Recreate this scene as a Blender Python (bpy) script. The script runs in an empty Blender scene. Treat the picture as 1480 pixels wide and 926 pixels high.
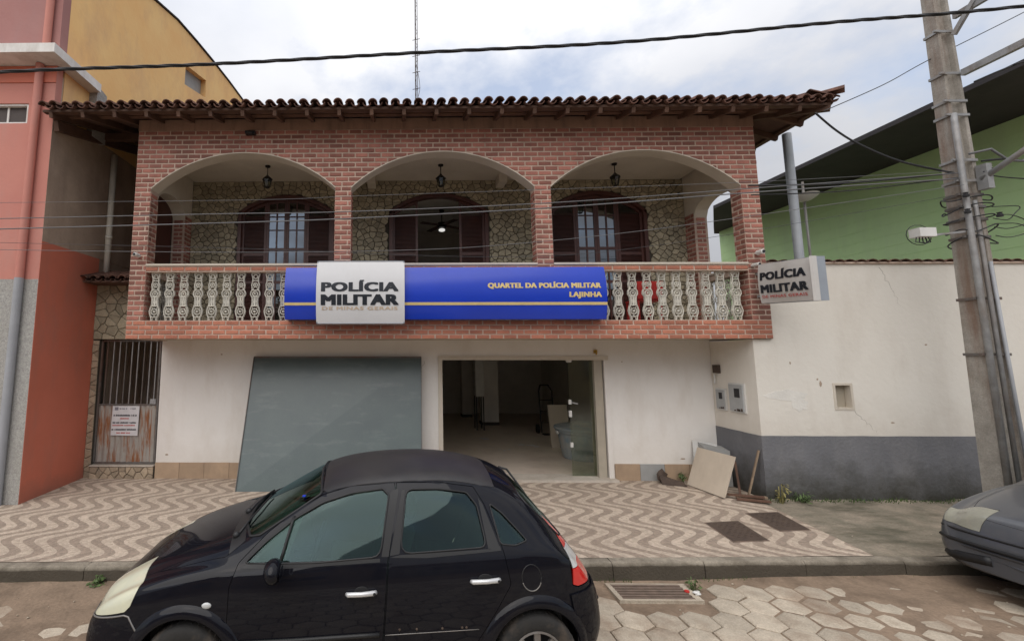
import bpy, bmesh, math, random
from mathutils import Vector, Matrix, noise
from math import sin, cos, pi, radians, sqrt, atan2, hypot
random.seed(7)
SC = bpy.context.scene
COL = SC.collection
R = random.Random(11)

# ------------------------------------------------------------------ camera
cam_d = bpy.data.cameras.new("camera")
cam = bpy.data.objects.new("camera", cam_d); COL.objects.link(cam)
cam.location = (0, 0, 2.35)
cam.rotation_euler = (radians(90 + 6.654), 0, radians(0.95))
cam_d.sensor_width = 36.0
cam_d.lens = 660 / 1480 * 36.0
cam_d.shift_x = (740 - 566) / 1480
cam_d.shift_y = -(463 - 435) / 1480
cam_d.clip_start = 0.05
cam_d.clip_end = 3000
SC.camera = cam

# ------------------------------------------------------------------ sky + sun
SUN_EL, SUN_AZ = radians(52), radians(205)      # bright haze behind the photographer
w = bpy.data.worlds.new("World"); SC.world = w; w.use_nodes = True
nt = w.node_tree; nt.nodes.clear()
def wn(t, **k):
    n = nt.nodes.new(t)
    for a, b in k.items(): setattr(n, a, b)
    return n
out = wn('ShaderNodeOutputWorld'); bg = wn('ShaderNodeBackground'); bg.inputs['Strength'].default_value = 0.12
sky = wn('ShaderNodeTexSky', sky_type='NISHITA', sun_disc=False)
sky.sun_elevation = SUN_EL; sky.sun_rotation = SUN_AZ; sky.air_density = 1.0; sky.dust_density = 1.5
tc = wn('ShaderNodeTexCoord')
mp = wn('ShaderNodeMapping'); mp.inputs['Scale'].default_value = (1.0, 1.0, 1.7); mp.inputs['Location'].default_value = (3.1, 0.7, 0.2)
n1 = wn('ShaderNodeTexNoise'); n1.inputs['Scale'].default_value = 2.6; n1.inputs['Detail'].default_value = 9; n1.inputs['Roughness'].default_value = 0.55
n2 = wn('ShaderNodeTexNoise'); n2.inputs['Scale'].default_value = 1.6; n2.inputs['Detail'].default_value = 7
cr = wn('ShaderNodeValToRGB'); cr.color_ramp.elements[0].position = 0.36; cr.color_ramp.elements[1].position = 0.52
cr.color_ramp.elements[0].color = (0.38, 0.38, 0.38, 1); cr.color_ramp.elements[1].color = (1, 1, 1, 1)
cl = wn('ShaderNodeValToRGB'); cl.color_ramp.elements[0].position = 0.38; cl.color_ramp.elements[1].position = 0.64
cl.color_ramp.elements[0].color = (3.5, 3.62, 3.95, 1); cl.color_ramp.elements[1].color = (4.9, 4.9, 5.0, 1)
sx = wn('ShaderNodeSeparateXYZ'); ma = wn('ShaderNodeMapRange')
ma.inputs['From Min'].default_value = 0.0; ma.inputs['From Max'].default_value = 1.0
ma.inputs['To Min'].default_value = 0.50; ma.inputs['To Max'].default_value = 2.0      # overcast sky brightens to the zenith
mul = wn('ShaderNodeMixRGB', blend_type='MULTIPLY'); mul.inputs['Fac'].default_value = 1
mix = wn('ShaderNodeMixRGB')
skm = wn('ShaderNodeMixRGB', blend_type='MULTIPLY'); skm.inputs['Fac'].default_value = 1; skm.inputs['Color2'].default_value = (1.3, 1.3, 1.3, 1)
L = nt.links.new
L(tc.outputs['Generated'], mp.inputs['Vector']); L(mp.outputs['Vector'], n1.inputs['Vector']); L(mp.outputs['Vector'], n2.inputs['Vector'])
L(n1.outputs['Fac'], cr.inputs['Fac']); L(n2.outputs['Fac'], cl.inputs['Fac'])
L(tc.outputs['Generated'], sx.inputs['Vector']); L(sx.outputs['Z'], ma.inputs['Value'])
L(cl.outputs['Color'], mul.inputs['Color1']); L(ma.outputs['Result'], mul.inputs['Color2'])
L(sky.outputs['Color'], skm.inputs['Color1'])
L(cr.outputs['Color'], mix.inputs['Fac']); L(skm.outputs['Color'], mix.inputs['Color1']); L(mul.outputs['Color'], mix.inputs['Color2'])
L(mix.outputs['Color'], bg.inputs['Color']); L(bg.outputs['Background'], out.inputs['Surface'])

sun_d = bpy.data.lights.new("sun", 'SUN'); sun_d.energy = 1.4; sun_d.angle = radians(70); sun_d.color = (1.0, 0.95, 0.88)
sun = bpy.data.objects.new("sun", sun_d); COL.objects.link(sun)
# sun direction: azimuth measured clockwise from +Y (as the sky texture does)
sv = Vector((sin(SUN_AZ) * cos(SUN_EL), cos(SUN_AZ) * cos(SUN_EL), sin(SUN_EL)))
sun.rotation_euler = (-sv).to_track_quat('-Z', 'Y').to_euler()
SC.view_settings.view_transform = 'Standard'; SC.view_settings.look = 'None'
SC.view_settings.exposure = 0.5; SC.view_settings.gamma = 1.0; SC.view_settings.use_curve_mapping = False

# ------------------------------------------------------------------ helpers
WO = {}                       # world offset of a root / part
class MB:
    def __init__(s): s.v = []; s.f = []; s.m = []; s.cm = 0
    def quad(s, a, b, c, d):
        n = len(s.v); s.v += [a, b, c, d]; s.f.append((n, n+1, n+2, n+3)); s.m.append(s.cm); return s
    def poly(s, pts):
        n = len(s.v); s.v += list(pts); s.f.append(tuple(range(n, n+len(pts)))); s.m.append(s.cm); return s
    def box(s, x0, x1, y0, y1, z0, z1):
        return s.hexa([(x0,y0,z0),(x1,y0,z0),(x1,y1,z0),(x0,y1,z0),(x0,y0,z1),(x1,y0,z1),(x1,y1,z1),(x0,y1,z1)])
    def hexa(s, p):
        n = len(s.v); s.v += p
        for q in ((0,3,2,1),(4,5,6,7),(0,1,5,4),(1,2,6,5),(2,3,7,6),(3,0,4,7)):
            s.f.append(tuple(n+i for i in q)); s.m.append(s.cm)
        return s
    def bar(s, a, b, wx, wy, up=(0,0,1)):
        a = Vector(a); b = Vector(b); d = (b-a).normalized(); u = Vector(up)
        sd = d.cross(u)
        if sd.length < 1e-4: sd = d.cross(Vector((1,0,0)))
        sd.normalize(); u = sd.cross(d)
        P = []
        for c in (a, b):
            for (i, j) in ((-1,-1),(1,-1),(1,1),(-1,1)):
                P.append(tuple(c + sd*i*wx/2 + u*j*wy/2))
        return s.hexa([P[0],P[1],P[2],P[3],P[4],P[5],P[6],P[7]])
    def tube(s, pts, r, n=8, cap=True, closed=False):
        pts = [Vector(p) for p in pts]; N = len(pts); rr = r if isinstance(r, (list, tuple)) else [r]*N
        base = len(s.v); prev = None
        for i, p in enumerate(pts):
            if closed: d = pts[(i+1) % N] - pts[i-1]
            else: d = pts[min(i+1, N-1)] - pts[max(i-1, 0)]
            if d.length < 1e-9: d = Vector((0,0,1))
            d.normalize()
            if prev is None:
                a = d.cross(Vector((0,0,1)))
                if a.length < 1e-3: a = d.cross(Vector((1,0,0)))
            else: a = prev - d*prev.dot(d)
            a.normalize(); prev = a; b = d.cross(a)
            for k in range(n):
                t = 2*pi*k/n; s.v.append(tuple(p + (a*cos(t) + b*sin(t))*rr[i]))
        for i in range(N if closed else N-1):
            j = (i+1) % N
            for k in range(n):
                s.f.append((base+i*n+k, base+i*n+(k+1) % n, base+j*n+(k+1) % n, base+j*n+k)); s.m.append(s.cm)
        if cap and not closed:
            s.f.append(tuple(base+k for k in range(n-1, -1, -1))); s.m.append(s.cm)
            s.f.append(tuple(base+(N-1)*n+k for k in range(n))); s.m.append(s.cm)
        return s
    def lathe(s, prof, c=(0,0,0), n=20, axis='z'):
        base = len(s.v)
        for (r, z) in prof:
            for k in range(n):
                t = 2*pi*k/n
                if axis == 'z': s.v.append((c[0]+r*cos(t), c[1]+r*sin(t), c[2]+z))
                elif axis == 'y': s.v.append((c[0]+r*cos(t), c[1]+z, c[2]+r*sin(t)))
                else: s.v.append((c[0]+z, c[1]+r*cos(t), c[2]+r*sin(t)))
        for i in range(len(prof)-1):
            for k in range(n):
                q = (base+i*n+k, base+i*n+(k+1) % n, base+(i+1)*n+(k+1) % n, base+(i+1)*n+k)
                s.f.append(q if axis != 'y' else q[::-1]); s.m.append(s.cm)
        return s
    def prism(s, poly, y0, y1, plane='xz'):
        n = len(poly); b = len(s.v)
        def P(p, h):
            return (p[0], h, p[1]) if plane == 'xz' else ((p[0], p[1], h) if plane == 'xy' else (h, p[0], p[1]))
        s.v += [P(p, y0) for p in poly] + [P(p, y1) for p in poly]
        s.f.append(tuple(b+i for i in range(n))); s.f.append(tuple(b+n+i for i in range(n-1, -1, -1)))
        for i in range(n):
            j = (i+1) % n; s.f.append((b+j, b+i, b+n+i, b+n+j))
        s.m += [s.cm]*(n+2)
        return s
    def blob(s, c, r, n=8, m=5, sq=(1,1,1), jit=0, seed=0):
        rr = random.Random(seed); base = len(s.v)
        for i in range(m+1):
            ph = pi*i/m
            for k in range(n):
                t = 2*pi*k/n; q = 1+rr.uniform(-jit, jit)
                s.v.append((c[0]+r*sq[0]*q*sin(ph)*cos(t), c[1]+r*sq[1]*q*sin(ph)*sin(t), c[2]+r*sq[2]*q*cos(ph)))
        for i in range(m):
            for k in range(n):
                s.f.append((base+i*n+k, base+(i+1)*n+k, base+(i+1)*n+(k+1) % n, base+i*n+(k+1) % n)); s.m.append(s.cm)
        return s
    def mesh(s, name, off=(0,0,0), fix=True, smooth=False):
        me = bpy.data.meshes.new(name)
        me.from_pydata([(v[0]-off[0], v[1]-off[1], v[2]-off[2]) for v in s.v], [], s.f)
        if any(s.m): me.polygons.foreach_set('material_index', s.m)
        if fix:
            bm = bmesh.new(); bm.from_mesh(me); bmesh.ops.recalc_face_normals(bm, faces=bm.faces); bm.to_mesh(me); bm.free()
        if smooth: me.shade_smooth() if hasattr(me, 'shade_smooth') else None
        me.update(); return me
    def build(s, name, mat, parent=None, smooth=False, fix=True, label=None):
        off = WO.get(parent, (0,0,0)) if parent else (0,0,0)
        me = s.mesh(name, off, fix, smooth)
        for m_ in (mat if isinstance(mat, (list, tuple)) else [mat]): me.materials.append(m_)
        o = bpy.data.objects.new(name, me); COL.objects.link(o)
        if parent: o.parent = parent; WO[o] = off
        if label: o['label'] = label
        return o
def root(name, label, cat, loc=(0,0,0), rz=0, group=None):
    o = bpy.data.objects.new(name, None); COL.objects.link(o); o.empty_display_size = 0.2
    o.location = loc; o.rotation_euler = (0,0,rz); o['label'] = label; o['category'] = cat
    if group: o['group'] = group
    WO[o] = tuple(loc); return o
def tag(o, label, cat, group=None, recenter=True):
    o['label'] = label; o['category'] = cat
    if group: o['group'] = group
    return o
def struct(o, kind='structure'):
    o['kind'] = kind; return o
def inst(name, me, parent, loc, rot=(0,0,0), scl=(1,1,1)):
    o = bpy.data.objects.new(name, me); COL.objects.link(o)
    off = WO.get(parent, (0,0,0)) if parent else (0,0,0)
    o.location = (loc[0]-off[0], loc[1]-off[1], loc[2]-off[2]); o.rotation_euler = rot; o.scale = scl
    if parent: o.parent = parent; WO[o] = tuple(loc)
    return o
def copy_tree(o, parent=None):
    c = o.copy(); COL.objects.link(c); c.parent = parent; WO[c] = WO.get(o, (0,0,0))
    for ch in list(o.children): copy_tree(ch, c)
    return c

# ------------------------------------------------------------------ materials
def nodes(m):
    m.use_nodes = True; t = m.node_tree; return t, t.nodes['Principled BSDF']
def srgb(r, g, b):
    f = lambda c: ((c/255+0.055)/1.055)**2.4 if c > 10 else c/255/12.92
    return (f(r), f(g), f(b), 1)
def mat(name, c1, c2=None, rough=0.8, scale=4.0, detail=6, bump=0.0, bscale=40.0, stain=None, stain_amt=0.5,
        stain_scale=(1.2,1.2,0.35), rnd=0.0, metal=0.0, spec=0.4, coords='Position', lowdirt=None, coat=0.0, stain_lo=0.48, stain_hi=0.68, fine=0.0):
    m = bpy.data.materials.new(name); t, p = nodes(m); N = t.nodes; Lk = t.links.new
    def n(ty, **k):
        q = N.new(ty)
        for a, b in k.items(): setattr(q, a, b)
        return q
    if coords == 'Position': co = n('ShaderNodeNewGeometry').outputs['Position']
    else: co = n('ShaderNodeTexCoord').outputs['Object']
    p.inputs['Roughness'].default_value = rough; p.inputs['Metallic'].default_value = metal
    p.inputs['Specular IOR Level'].default_value = spec
    if coat: p.inputs['Coat Weight'].default_value = coat; p.inputs['Coat Roughness'].default_value = 0.04
    if c2 is None: c2 = tuple(x*0.85 for x in c1[:3]) + (1,)
    ns = n('ShaderNodeTexNoise'); ns.inputs['Scale'].default_value = scale; ns.inputs['Detail'].default_value = detail; ns.inputs['Roughness'].default_value = 0.62
    Lk(co, ns.inputs['Vector'])
    rp = n('ShaderNodeMapRange'); rp.inputs['From Min'].default_value = 0.32; rp.inputs['From Max'].default_value = 0.68; Lk(ns.outputs['Fac'], rp.inputs['Value'])
    mx = n('ShaderNodeMixRGB'); mx.inputs['Color1'].default_value = c1; mx.inputs['Color2'].default_value = c2; Lk(rp.outputs['Result'], mx.inputs['Fac'])
    col = mx.outputs['Color']
    if fine:
        nf = n('ShaderNodeTexNoise'); nf.inputs['Scale'].default_value = bscale*1.5; nf.inputs['Detail'].default_value = 3; Lk(co, nf.inputs['Vector'])
        rf = n('ShaderNodeMapRange'); rf.inputs['From Min'].default_value = 0.3; rf.inputs['From Max'].default_value = 0.7
        rf.inputs['To Min'].default_value = 1-fine; rf.inputs['To Max'].default_value = 1+fine; Lk(nf.outputs['Fac'], rf.inputs['Value'])
        mf = n('ShaderNodeVectorMath', operation='SCALE'); Lk(col, mf.inputs[0]); Lk(rf.outputs['Result'], mf.inputs['Scale']); col = mf.outputs['Vector']
    if rnd:
        oi = n('ShaderNodeObjectInfo'); ge = n('ShaderNodeNewGeometry')
        ad = n('ShaderNodeMath', operation='ADD'); Lk(oi.outputs['Random'], ad.inputs[0]); Lk(ge.outputs['Random Per Island'], ad.inputs[1])
        fr = n('ShaderNodeMath', operation='FRACT'); Lk(ad.outputs[0], fr.inputs[0])
        mr = n('ShaderNodeMapRange'); mr.inputs['To Min'].default_value = 1-rnd; mr.inputs['To Max'].default_value = 1+rnd; Lk(fr.outputs[0], mr.inputs['Value'])
        hs = n('ShaderNodeVectorMath', operation='SCALE'); Lk(col, hs.inputs[0]); Lk(mr.outputs['Result'], hs.inputs['Scale']); col = hs.outputs['Vector']
    if stain is not None:
        mpn = n('ShaderNodeMapping'); mpn.inputs['Scale'].default_value = stain_scale; Lk(co, mpn.inputs['Vector'])
        s2 = n('ShaderNodeTexNoise'); s2.inputs['Scale'].default_value = 1.6; s2.inputs['Detail'].default_value = 9; s2.inputs['Roughness'].default_value = 0.65; Lk(mpn.outputs['Vector'], s2.inputs['Vector'])
        r2 = n('ShaderNodeMapRange'); r2.inputs['From Min'].default_value = stain_lo; r2.inputs['From Max'].default_value = stain_hi; r2.inputs['To Max'].default_value = stain_amt; Lk(s2.outputs['Fac'], r2.inputs['Value'])
        m2 = n('ShaderNodeMixRGB'); m2.inputs['Color2'].default_value = stain; Lk(col, m2.inputs['Color1']); Lk(r2.outputs['Result'], m2.inputs['Fac']); col = m2.outputs['Color']
    if lowdirt is not None:           # (z0, z1, colour, amount): splash-back dirt near the ground
        z0, z1, dc, am = lowdirt
        ps = n('ShaderNodeNewGeometry'); sp = n('ShaderNodeSeparateXYZ'); Lk(ps.outputs['Position'], sp.inputs[0])
        nz = n('ShaderNodeTexNoise'); nz.inputs['Scale'].default_value = 3.0; nz.inputs['Detail'].default_value = 8; nz.inputs['Roughness'].default_value = 0.7; Lk(ps.outputs['Position'], nz.inputs['Vector'])
        aa = n('ShaderNodeMath', operation='MULTIPLY_ADD'); Lk(nz.outputs['Fac'], aa.inputs[0]); aa.inputs[1].default_value = -(z1-z0)*1.6; Lk(sp.outputs['Z'], aa.inputs[2])
        r3 = n('ShaderNodeMapRange'); r3.inputs['From Min'].default_value = z0-(z1-z0)*0.8; r3.inputs['From Max'].default_value = z1-(z1-z0)*0.8
        r3.inputs['To Min'].default_value = am; r3.inputs['To Max'].default_value = 0; Lk(aa.outputs[0], r3.inputs['Value'])
        m3 = n('ShaderNodeMixRGB'); m3.inputs['Color2'].default_value = dc; Lk(col, m3.inputs['Color1']); Lk(r3.outputs['Result'], m3.inputs['Fac']); col = m3.outputs['Color']
    Lk(col, p.inputs['Base Color'])
    if bump:
        nb = n('ShaderNodeTexNoise'); nb.inputs['Scale'].default_value = bscale; nb.inputs['Detail'].default_value = 6; Lk(co, nb.inputs['Vector'])
        bp = n('ShaderNodeBump'); bp.inputs['Strength'].default_value = min(1, bump); bp.inputs['Distance'].default_value = 0.012; Lk(nb.outputs['Fac'], bp.inputs['Height'])
        Lk(bp.outputs['Normal'], p.inputs['Normal'])
    return m

G = lambda v: (v, v, v, 1)
M = {}
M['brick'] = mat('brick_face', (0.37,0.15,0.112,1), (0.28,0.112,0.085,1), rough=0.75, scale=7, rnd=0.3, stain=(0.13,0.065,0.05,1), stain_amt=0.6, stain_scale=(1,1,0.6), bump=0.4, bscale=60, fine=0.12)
M['brick_bleached_lit'] = mat('bleached_lit_brick_face', (0.47,0.185,0.115,1), (0.38,0.14,0.09,1), rough=0.75, scale=7, rnd=0.2, stain=(0.24,0.10,0.07,1), stain_amt=0.45, stain_scale=(1,1,0.6), bump=0.4, bscale=60, fine=0.12)  # parapet and rail: bleached brick, partly lightened to imitate light clear of the eave
M['mortar'] = mat('mortar', (0.58,0.44,0.355,1), (0.47,0.355,0.28,1), rough=0.9, scale=9, bump=0.5, bscale=80, stain=(0.2,0.15,0.12,1), stain_amt=0.4)
M['plaster_cream'] = mat('plaster_cream', (0.62,0.56,0.47,1), (0.55,0.49,0.41,1), rough=0.85, scale=1.5, bump=0.25, bscale=25, stain=(0.36,0.31,0.25,1), stain_amt=0.25)
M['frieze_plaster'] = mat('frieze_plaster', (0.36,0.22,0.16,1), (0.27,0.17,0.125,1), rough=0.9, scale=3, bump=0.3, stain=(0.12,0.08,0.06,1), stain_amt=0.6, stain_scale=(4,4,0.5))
M['white_wall'] = mat('white_wall_paint', (0.80,0.77,0.73,1), (0.75,0.72,0.68,1), rough=0.8, scale=1.2, bump=0.22, bscale=18, stain=(0.60,0.54,0.47,1), stain_amt=0.35, stain_scale=(1.6,1.6,0.6), lowdirt=(0.4,1.0,(0.5,0.43,0.35,1),0.3))
M['right_wall'] = mat('offwhite_wall_paint', (0.74,0.70,0.63,1), (0.69,0.65,0.58,1), rough=0.85, scale=0.8, bump=0.35, bscale=14, stain=(0.56,0.50,0.43,1), stain_amt=0.35, stain_scale=(1.3,1.3,0.5), lowdirt=(1.0,1.7,(0.55,0.49,0.42,1),0.45))
M['grey_dado'] = mat('grey_dado_paint', (0.165,0.165,0.175,1), (0.135,0.135,0.145,1), rough=0.8, scale=2, bump=0.7, bscale=22, stain=(0.25,0.24,0.235,1), stain_amt=0.3, lowdirt=(0.18,0.78,(0.04,0.038,0.028,1),0.94))
M['skirting'] = mat('skirting_tile', (0.42,0.30,0.20,1), (0.35,0.25,0.17,1), rough=0.6, scale=6, rnd=0.1, stain=(0.2,0.15,0.11,1), stain_amt=0.5)
M['soffit'] = mat('soffit_plaster', (0.52,0.45,0.36,1), (0.46,0.40,0.32,1), rough=0.85, scale=2, stain=(0.3,0.25,0.19,1), stain_amt=0.3)
M['stone_wall'] = mat('stone_joint', (0.062,0.052,0.040,1), rough=0.95, bump=0.6, bscale=50)
M['stone'] = mat('stone_face', (0.37,0.32,0.225,1), (0.28,0.245,0.175,1), rough=0.85, scale=9, rnd=0.25, bump=0.7, bscale=45, fine=0.15)
M['rubble'] = mat('rubble_stone', (0.40,0.31,0.22,1), (0.31,0.25,0.18,1), rough=0.9, scale=8, rnd=0.22, bump=0.7, bscale=40, fine=0.15)
M['tile'] = mat('clay_tile', (0.175,0.092,0.068,1), (0.11,0.062,0.05,1), rough=0.92, scale=9, rnd=0.3, spec=0.15, stain=(0.035,0.03,0.027,1), stain_amt=0.75, stain_scale=(2,2,2), bump=0.4, fine=0.15)
M['rafter'] = mat('dark_timber', (0.13,0.07,0.045,1), (0.085,0.045,0.03,1), rough=0.75, scale=6, rnd=0.2, bump=0.3, bscale=30)
M['roofboard'] = mat('under_roof_board', (0.17,0.095,0.065,1), (0.11,0.06,0.045,1), rough=0.85, scale=5, rnd=0.2, stain=(0.05,0.035,0.03,1), stain_amt=0.5)
M['wood'] = mat('dark_red_wood', (0.085,0.028,0.020,1), (0.055,0.018,0.014,1), rough=0.45, scale=7, spec=0.5)
M['concrete_baluster'] = mat('baluster_cement', (0.64,0.61,0.53,1), (0.53,0.505,0.44,1), rough=0.85, scale=14, stain=(0.30,0.29,0.26,1), stain_amt=0.45, stain_scale=(5,5,5), rnd=0.1)
M['pink'] = mat('pink_paint', (0.56,0.235,0.185,1), (0.51,0.205,0.165,1), rough=0.8, scale=1.1, bump=0.3, bscale=20, stain=(0.45,0.26,0.22,1), stain_amt=0.45, stain_scale=(1,1,0.4))
M['upper_pink'] = mat('faded_pink_paint', (0.40,0.20,0.18,1), (0.36,0.17,0.155,1), rough=0.85, scale=1.3, bump=0.3, bscale=20, stain=(0.33,0.20,0.19,1), stain_amt=0.5)
M['coral'] = mat('coral_paint', (0.60,0.175,0.11,1), (0.54,0.155,0.095,1), rough=0.7, scale=1.3, bump=0.3, bscale=16, stain=(0.44,0.17,0.12,1), stain_amt=0.6, stain_scale=(1.5,1.5,.5), lowdirt=(0.1,0.5,(0.25,0.12,0.09,1),0.6))
M['brown_raw'] = mat('raw_brown_render', (0.50,0.38,0.29,1), (0.38,0.29,0.22,1), rough=0.95, scale=2.2, bump=0.5, bscale=20, stain=(0.26,0.19,0.15,1), stain_amt=0.6, stain_scale=(1,1,0.3))
M['orange'] = mat('orange_paint', (0.94,0.63,0.27,1), (0.90,0.54,0.215,1), rough=0.85, scale=0.9, bump=0.35, bscale=12, stain=(0.60,0.34,0.20,1), stain_amt=0.5, stain_scale=(0.6,0.6,0.35))
M['ledge'] = mat('ledge_whitewash', (0.80,0.78,0.75,1), (0.70,0.67,0.63,1), rough=0.85, scale=5, stain=(0.3,0.25,0.2,1), stain_amt=0.5)
M['chapisco'] = mat('rough_grey_render', (0.43,0.42,0.39,1), (0.30,0.29,0.275,1), rough=0.95, scale=28, bump=1.0, bscale=60, stain=(0.28,0.26,0.22,1), stain_amt=0.4, fine=0.25)
M['greypipe'] = mat('grey_pvc', (0.34,0.35,0.37,1), rough=0.55)
M['whitepipe'] = mat('dirty_white_pvc', (0.78,0.74,0.64,1), rough=0.6, stain=(0.3,0.25,0.18,1), stain_amt=0.4)
M['green'] = mat('green_paint', (0.52,0.71,0.36,1), (0.48,0.67,0.33,1), rough=0.8, scale=1.2, bump=0.2, bscale=14, stain=(0.42,0.53,0.33,1), stain_amt=0.35)
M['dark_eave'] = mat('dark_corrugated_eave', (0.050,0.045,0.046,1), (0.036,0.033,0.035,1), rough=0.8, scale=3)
M['concrete_pole'] = mat('pole_concrete', (0.37,0.34,0.30,1), (0.25,0.23,0.20,1), rough=0.9, scale=5, bump=0.5, bscale=40, stain=(0.17,0.09,0.055,1), stain_amt=0.7, stain_scale=(3,3,0.35), fine=0.12)
M['galv'] = mat('galvanised_steel', (0.36,0.36,0.36,1), (0.25,0.25,0.25,1), rough=0.6, metal=0.3, scale=8, stain=(.2,.15,.11,1), stain_amt=.6, stain_scale=(3,3,.6))
M['post_paint'] = mat('grey_painted_post', (0.34,0.36,0.385,1), (0.28,0.30,0.32,1), rough=0.55, scale=4)
M['cable'] = mat('black_cable', (0.022,0.022,0.024,1), rough=0.6)
M['thin_cable'] = mat('thin_grey_cable', (0.06,0.06,0.065,1), rough=0.6)
M['light_cable'] = mat('light_grey_cable', (0.15,0.15,0.155,1), rough=0.6)
M['blue'] = mat('blue_sign_vinyl', (0.012,0.050,0.50,1), (0.010,0.042,0.43,1), rough=0.24, scale=1, spec=0.5)
M['signwhite'] = mat('white_sign_panel', (0.66,0.66,0.665,1), (0.62,0.62,0.63,1), rough=0.3, scale=1.5, stain=(0.5,0.49,0.47,1), stain_amt=0.3)
M['signwhite2'] = mat('dusty_white_sign_panel', (0.56,0.54,0.51,1), (0.50,0.48,0.46,1), rough=0.4, scale=2.5, stain=(0.38,0.34,0.29,1), stain_amt=0.4)
M['signside'] = mat('grey_sign_casing', (0.30,0.33,0.37,1), rough=0.4)
M['black_print'] = mat('black_print', (0.016,0.020,0.028,1), rough=0.4)
M['gold_print'] = mat('gold_print', (0.72,0.55,0.24,1), rough=0.4)
M['faded_print'] = mat('faded_ochre_print', (0.60,0.46,0.33,1), rough=0.5)
M['red_print'] = mat('red_print', (0.50,0.09,0.08,1), rough=0.5)
M['steel_sheet'] = mat('painted_sheet', (0.088,0.115,0.112,1), (0.070,0.092,0.094,1), rough=0.32, scale=1.4, spec=0.5, stain=(0.20,0.22,0.22,1), stain_amt=0.45, stain_scale=(1.2,1.2,4.5), stain_lo=0.55, stain_hi=0.78, fine=0.06)
M['gate_metal'] = mat('gate_iron', (0.17,0.16,0.15,1), (0.12,0.105,0.095,1), rough=0.6, metal=0.3, scale=12, stain=(0.14,0.055,0.03,1), stain_amt=0.6)
M['rust_sheet'] = mat('rusty_corrugated_sheet', (0.40,0.37,0.33,1), (0.33,0.30,0.27,1), rough=0.6, metal=0.2, scale=6, stain=(0.27,0.10,0.035,1), stain_amt=0.95, stain_scale=(8,8,0.9), stain_lo=0.50, stain_hi=0.60)
M['floor_int'] = mat('garage_floor', (0.66,0.56,0.47,1), (0.58,0.49,0.41,1), rough=0.45, scale=3, stain=(0.40,0.32,0.26,1), stain_amt=0.5, stain_scale=(1,1,1))
M['int_wall'] = mat('interior_paint', (0.84,0.80,0.74,1), rough=0.8, scale=2)
M['int_dark'] = mat('dark_room_paint', (0.10,0.085,0.08,1), rough=0.9)
M['tank'] = mat('dusty_blue_tank', (0.20,0.27,0.32,1), (0.34,0.34,0.32,1), rough=0.7, scale=5, stain=(0.45,0.40,0.33,1), stain_amt=0.7, stain_scale=(2,2,1))
M['board'] = mat('mdf_panel', (0.56,0.48,0.385,1), (0.50,0.425,0.34,1), rough=0.8, scale=2, stain=(0.32,0.26,0.2,1), stain_amt=0.35)
M['greyboard'] = mat('grey_sheet', (0.33,0.33,0.32,1), rough=0.7)
M['plankwood'] = mat('weathered_plank', (0.30,0.22,0.15,1), (0.2,0.145,0.10,1), rough=0.85, scale=9)
M['stepstone'] = mat('step_stone', (0.55,0.49,0.42,1), (0.45,0.40,0.34,1), rough=0.6, scale=10, stain=(0.3,0.25,0.2,1), stain_amt=0.5, stain_scale=(2,2,2))
M['alu'] = mat('beige_aluminium', (0.46,0.41,0.33,1), rough=0.5, metal=0.2)
M['lampmetal'] = mat('black_lantern_metal', (0.02,0.018,0.016,1), rough=0.5, metal=0.4)
M['plastic_white'] = mat('white_plastic', (0.66,0.65,0.62,1), rough=0.4)
M['black_plastic'] = mat('black_plastic', (0.015,0.015,0.017,1), rough=0.45)
M['meter'] = mat('meter_box_grey', (0.40,0.41,0.41,1), rough=0.5, stain=(0.25,0.24,0.22,1), stain_amt=0.4)
M['brown_plate'] = mat('rusty_cover', (0.085,0.058,0.042,1), (0.055,0.038,0.03,1), rough=0.75, scale=14, bump=0.4, bscale=70, fine=0.2)
M['iron_grate'] = mat('grate_iron', (0.19,0.135,0.105,1), (0.12,0.09,0.07,1), rough=0.8, scale=14)
M['kerb'] = mat('kerb_concrete', (0.33,0.29,0.23,1), (0.25,0.215,0.17,1), rough=0.95, scale=7, rnd=0.1, bump=0.7, bscale=40, stain=(0.09,0.075,0.055,1), stain_amt=0.65, stain_scale=(2,2,3), lowdirt=(0.112,0.157,(0.055,0.045,0.032,1),0.92), fine=0.15)
M['paver'] = mat('hex_paver', (0.46,0.395,0.31,1), (0.35,0.30,0.235,1), rough=0.9, scale=6, rnd=0.16, bump=0.6, bscale=50, stain=(0.20,0.13,0.085,1), stain_amt=0.7, stain_scale=(0.9,0.9,0.9), fine=0.14)
M['mud'] = mat('brown_mud', (0.25,0.18,0.125,1), (0.18,0.13,0.09,1), rough=0.8, scale=3.2, bump=0.7, bscale=25, stain=(0.10,0.068,0.045,1), stain_amt=0.6, stain_scale=(1,1,1), fine=0.12)
M['ground'] = mat('bare_earth', (0.17,0.12,0.08,1), (0.12,0.09,0.06,1), rough=0.95, scale=2, bump=0.5)
M['dirt_concrete'] = mat('dirty_concrete', (0.29,0.24,0.185,1), (0.15,0.135,0.10,1), rough=0.9, scale=2.6, bump=0.6, bscale=30, stain=(0.065,0.06,0.038,1), stain_amt=0.85, stain_scale=(0.8,2.2,1.2), fine=0.15)
M['leaf'] = mat('weed_leaf', (0.085,0.135,0.04,1), (0.06,0.09,0.03,1), rough=0.6, scale=30, rnd=0.3)
M['leaf_dry'] = mat('dry_weed', (0.28,0.24,0.08,1), (0.17,0.15,0.06,1), rough=0.7, scale=30, rnd=0.3)
M['redplastic'] = mat('red_plastic', (0.50,0.035,0.03,1), rough=0.45)
M['yellow'] = mat('yellow_paint', (0.45,0.27,0.03,1), rough=0.5)
M['paper'] = mat('white_paper', (0.66,0.65,0.66,1), rough=0.7, coords='Object', scale=8)
M['grey_print'] = mat('grey_print', (0.22,0.22,0.25,1), rough=0.6)
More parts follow.
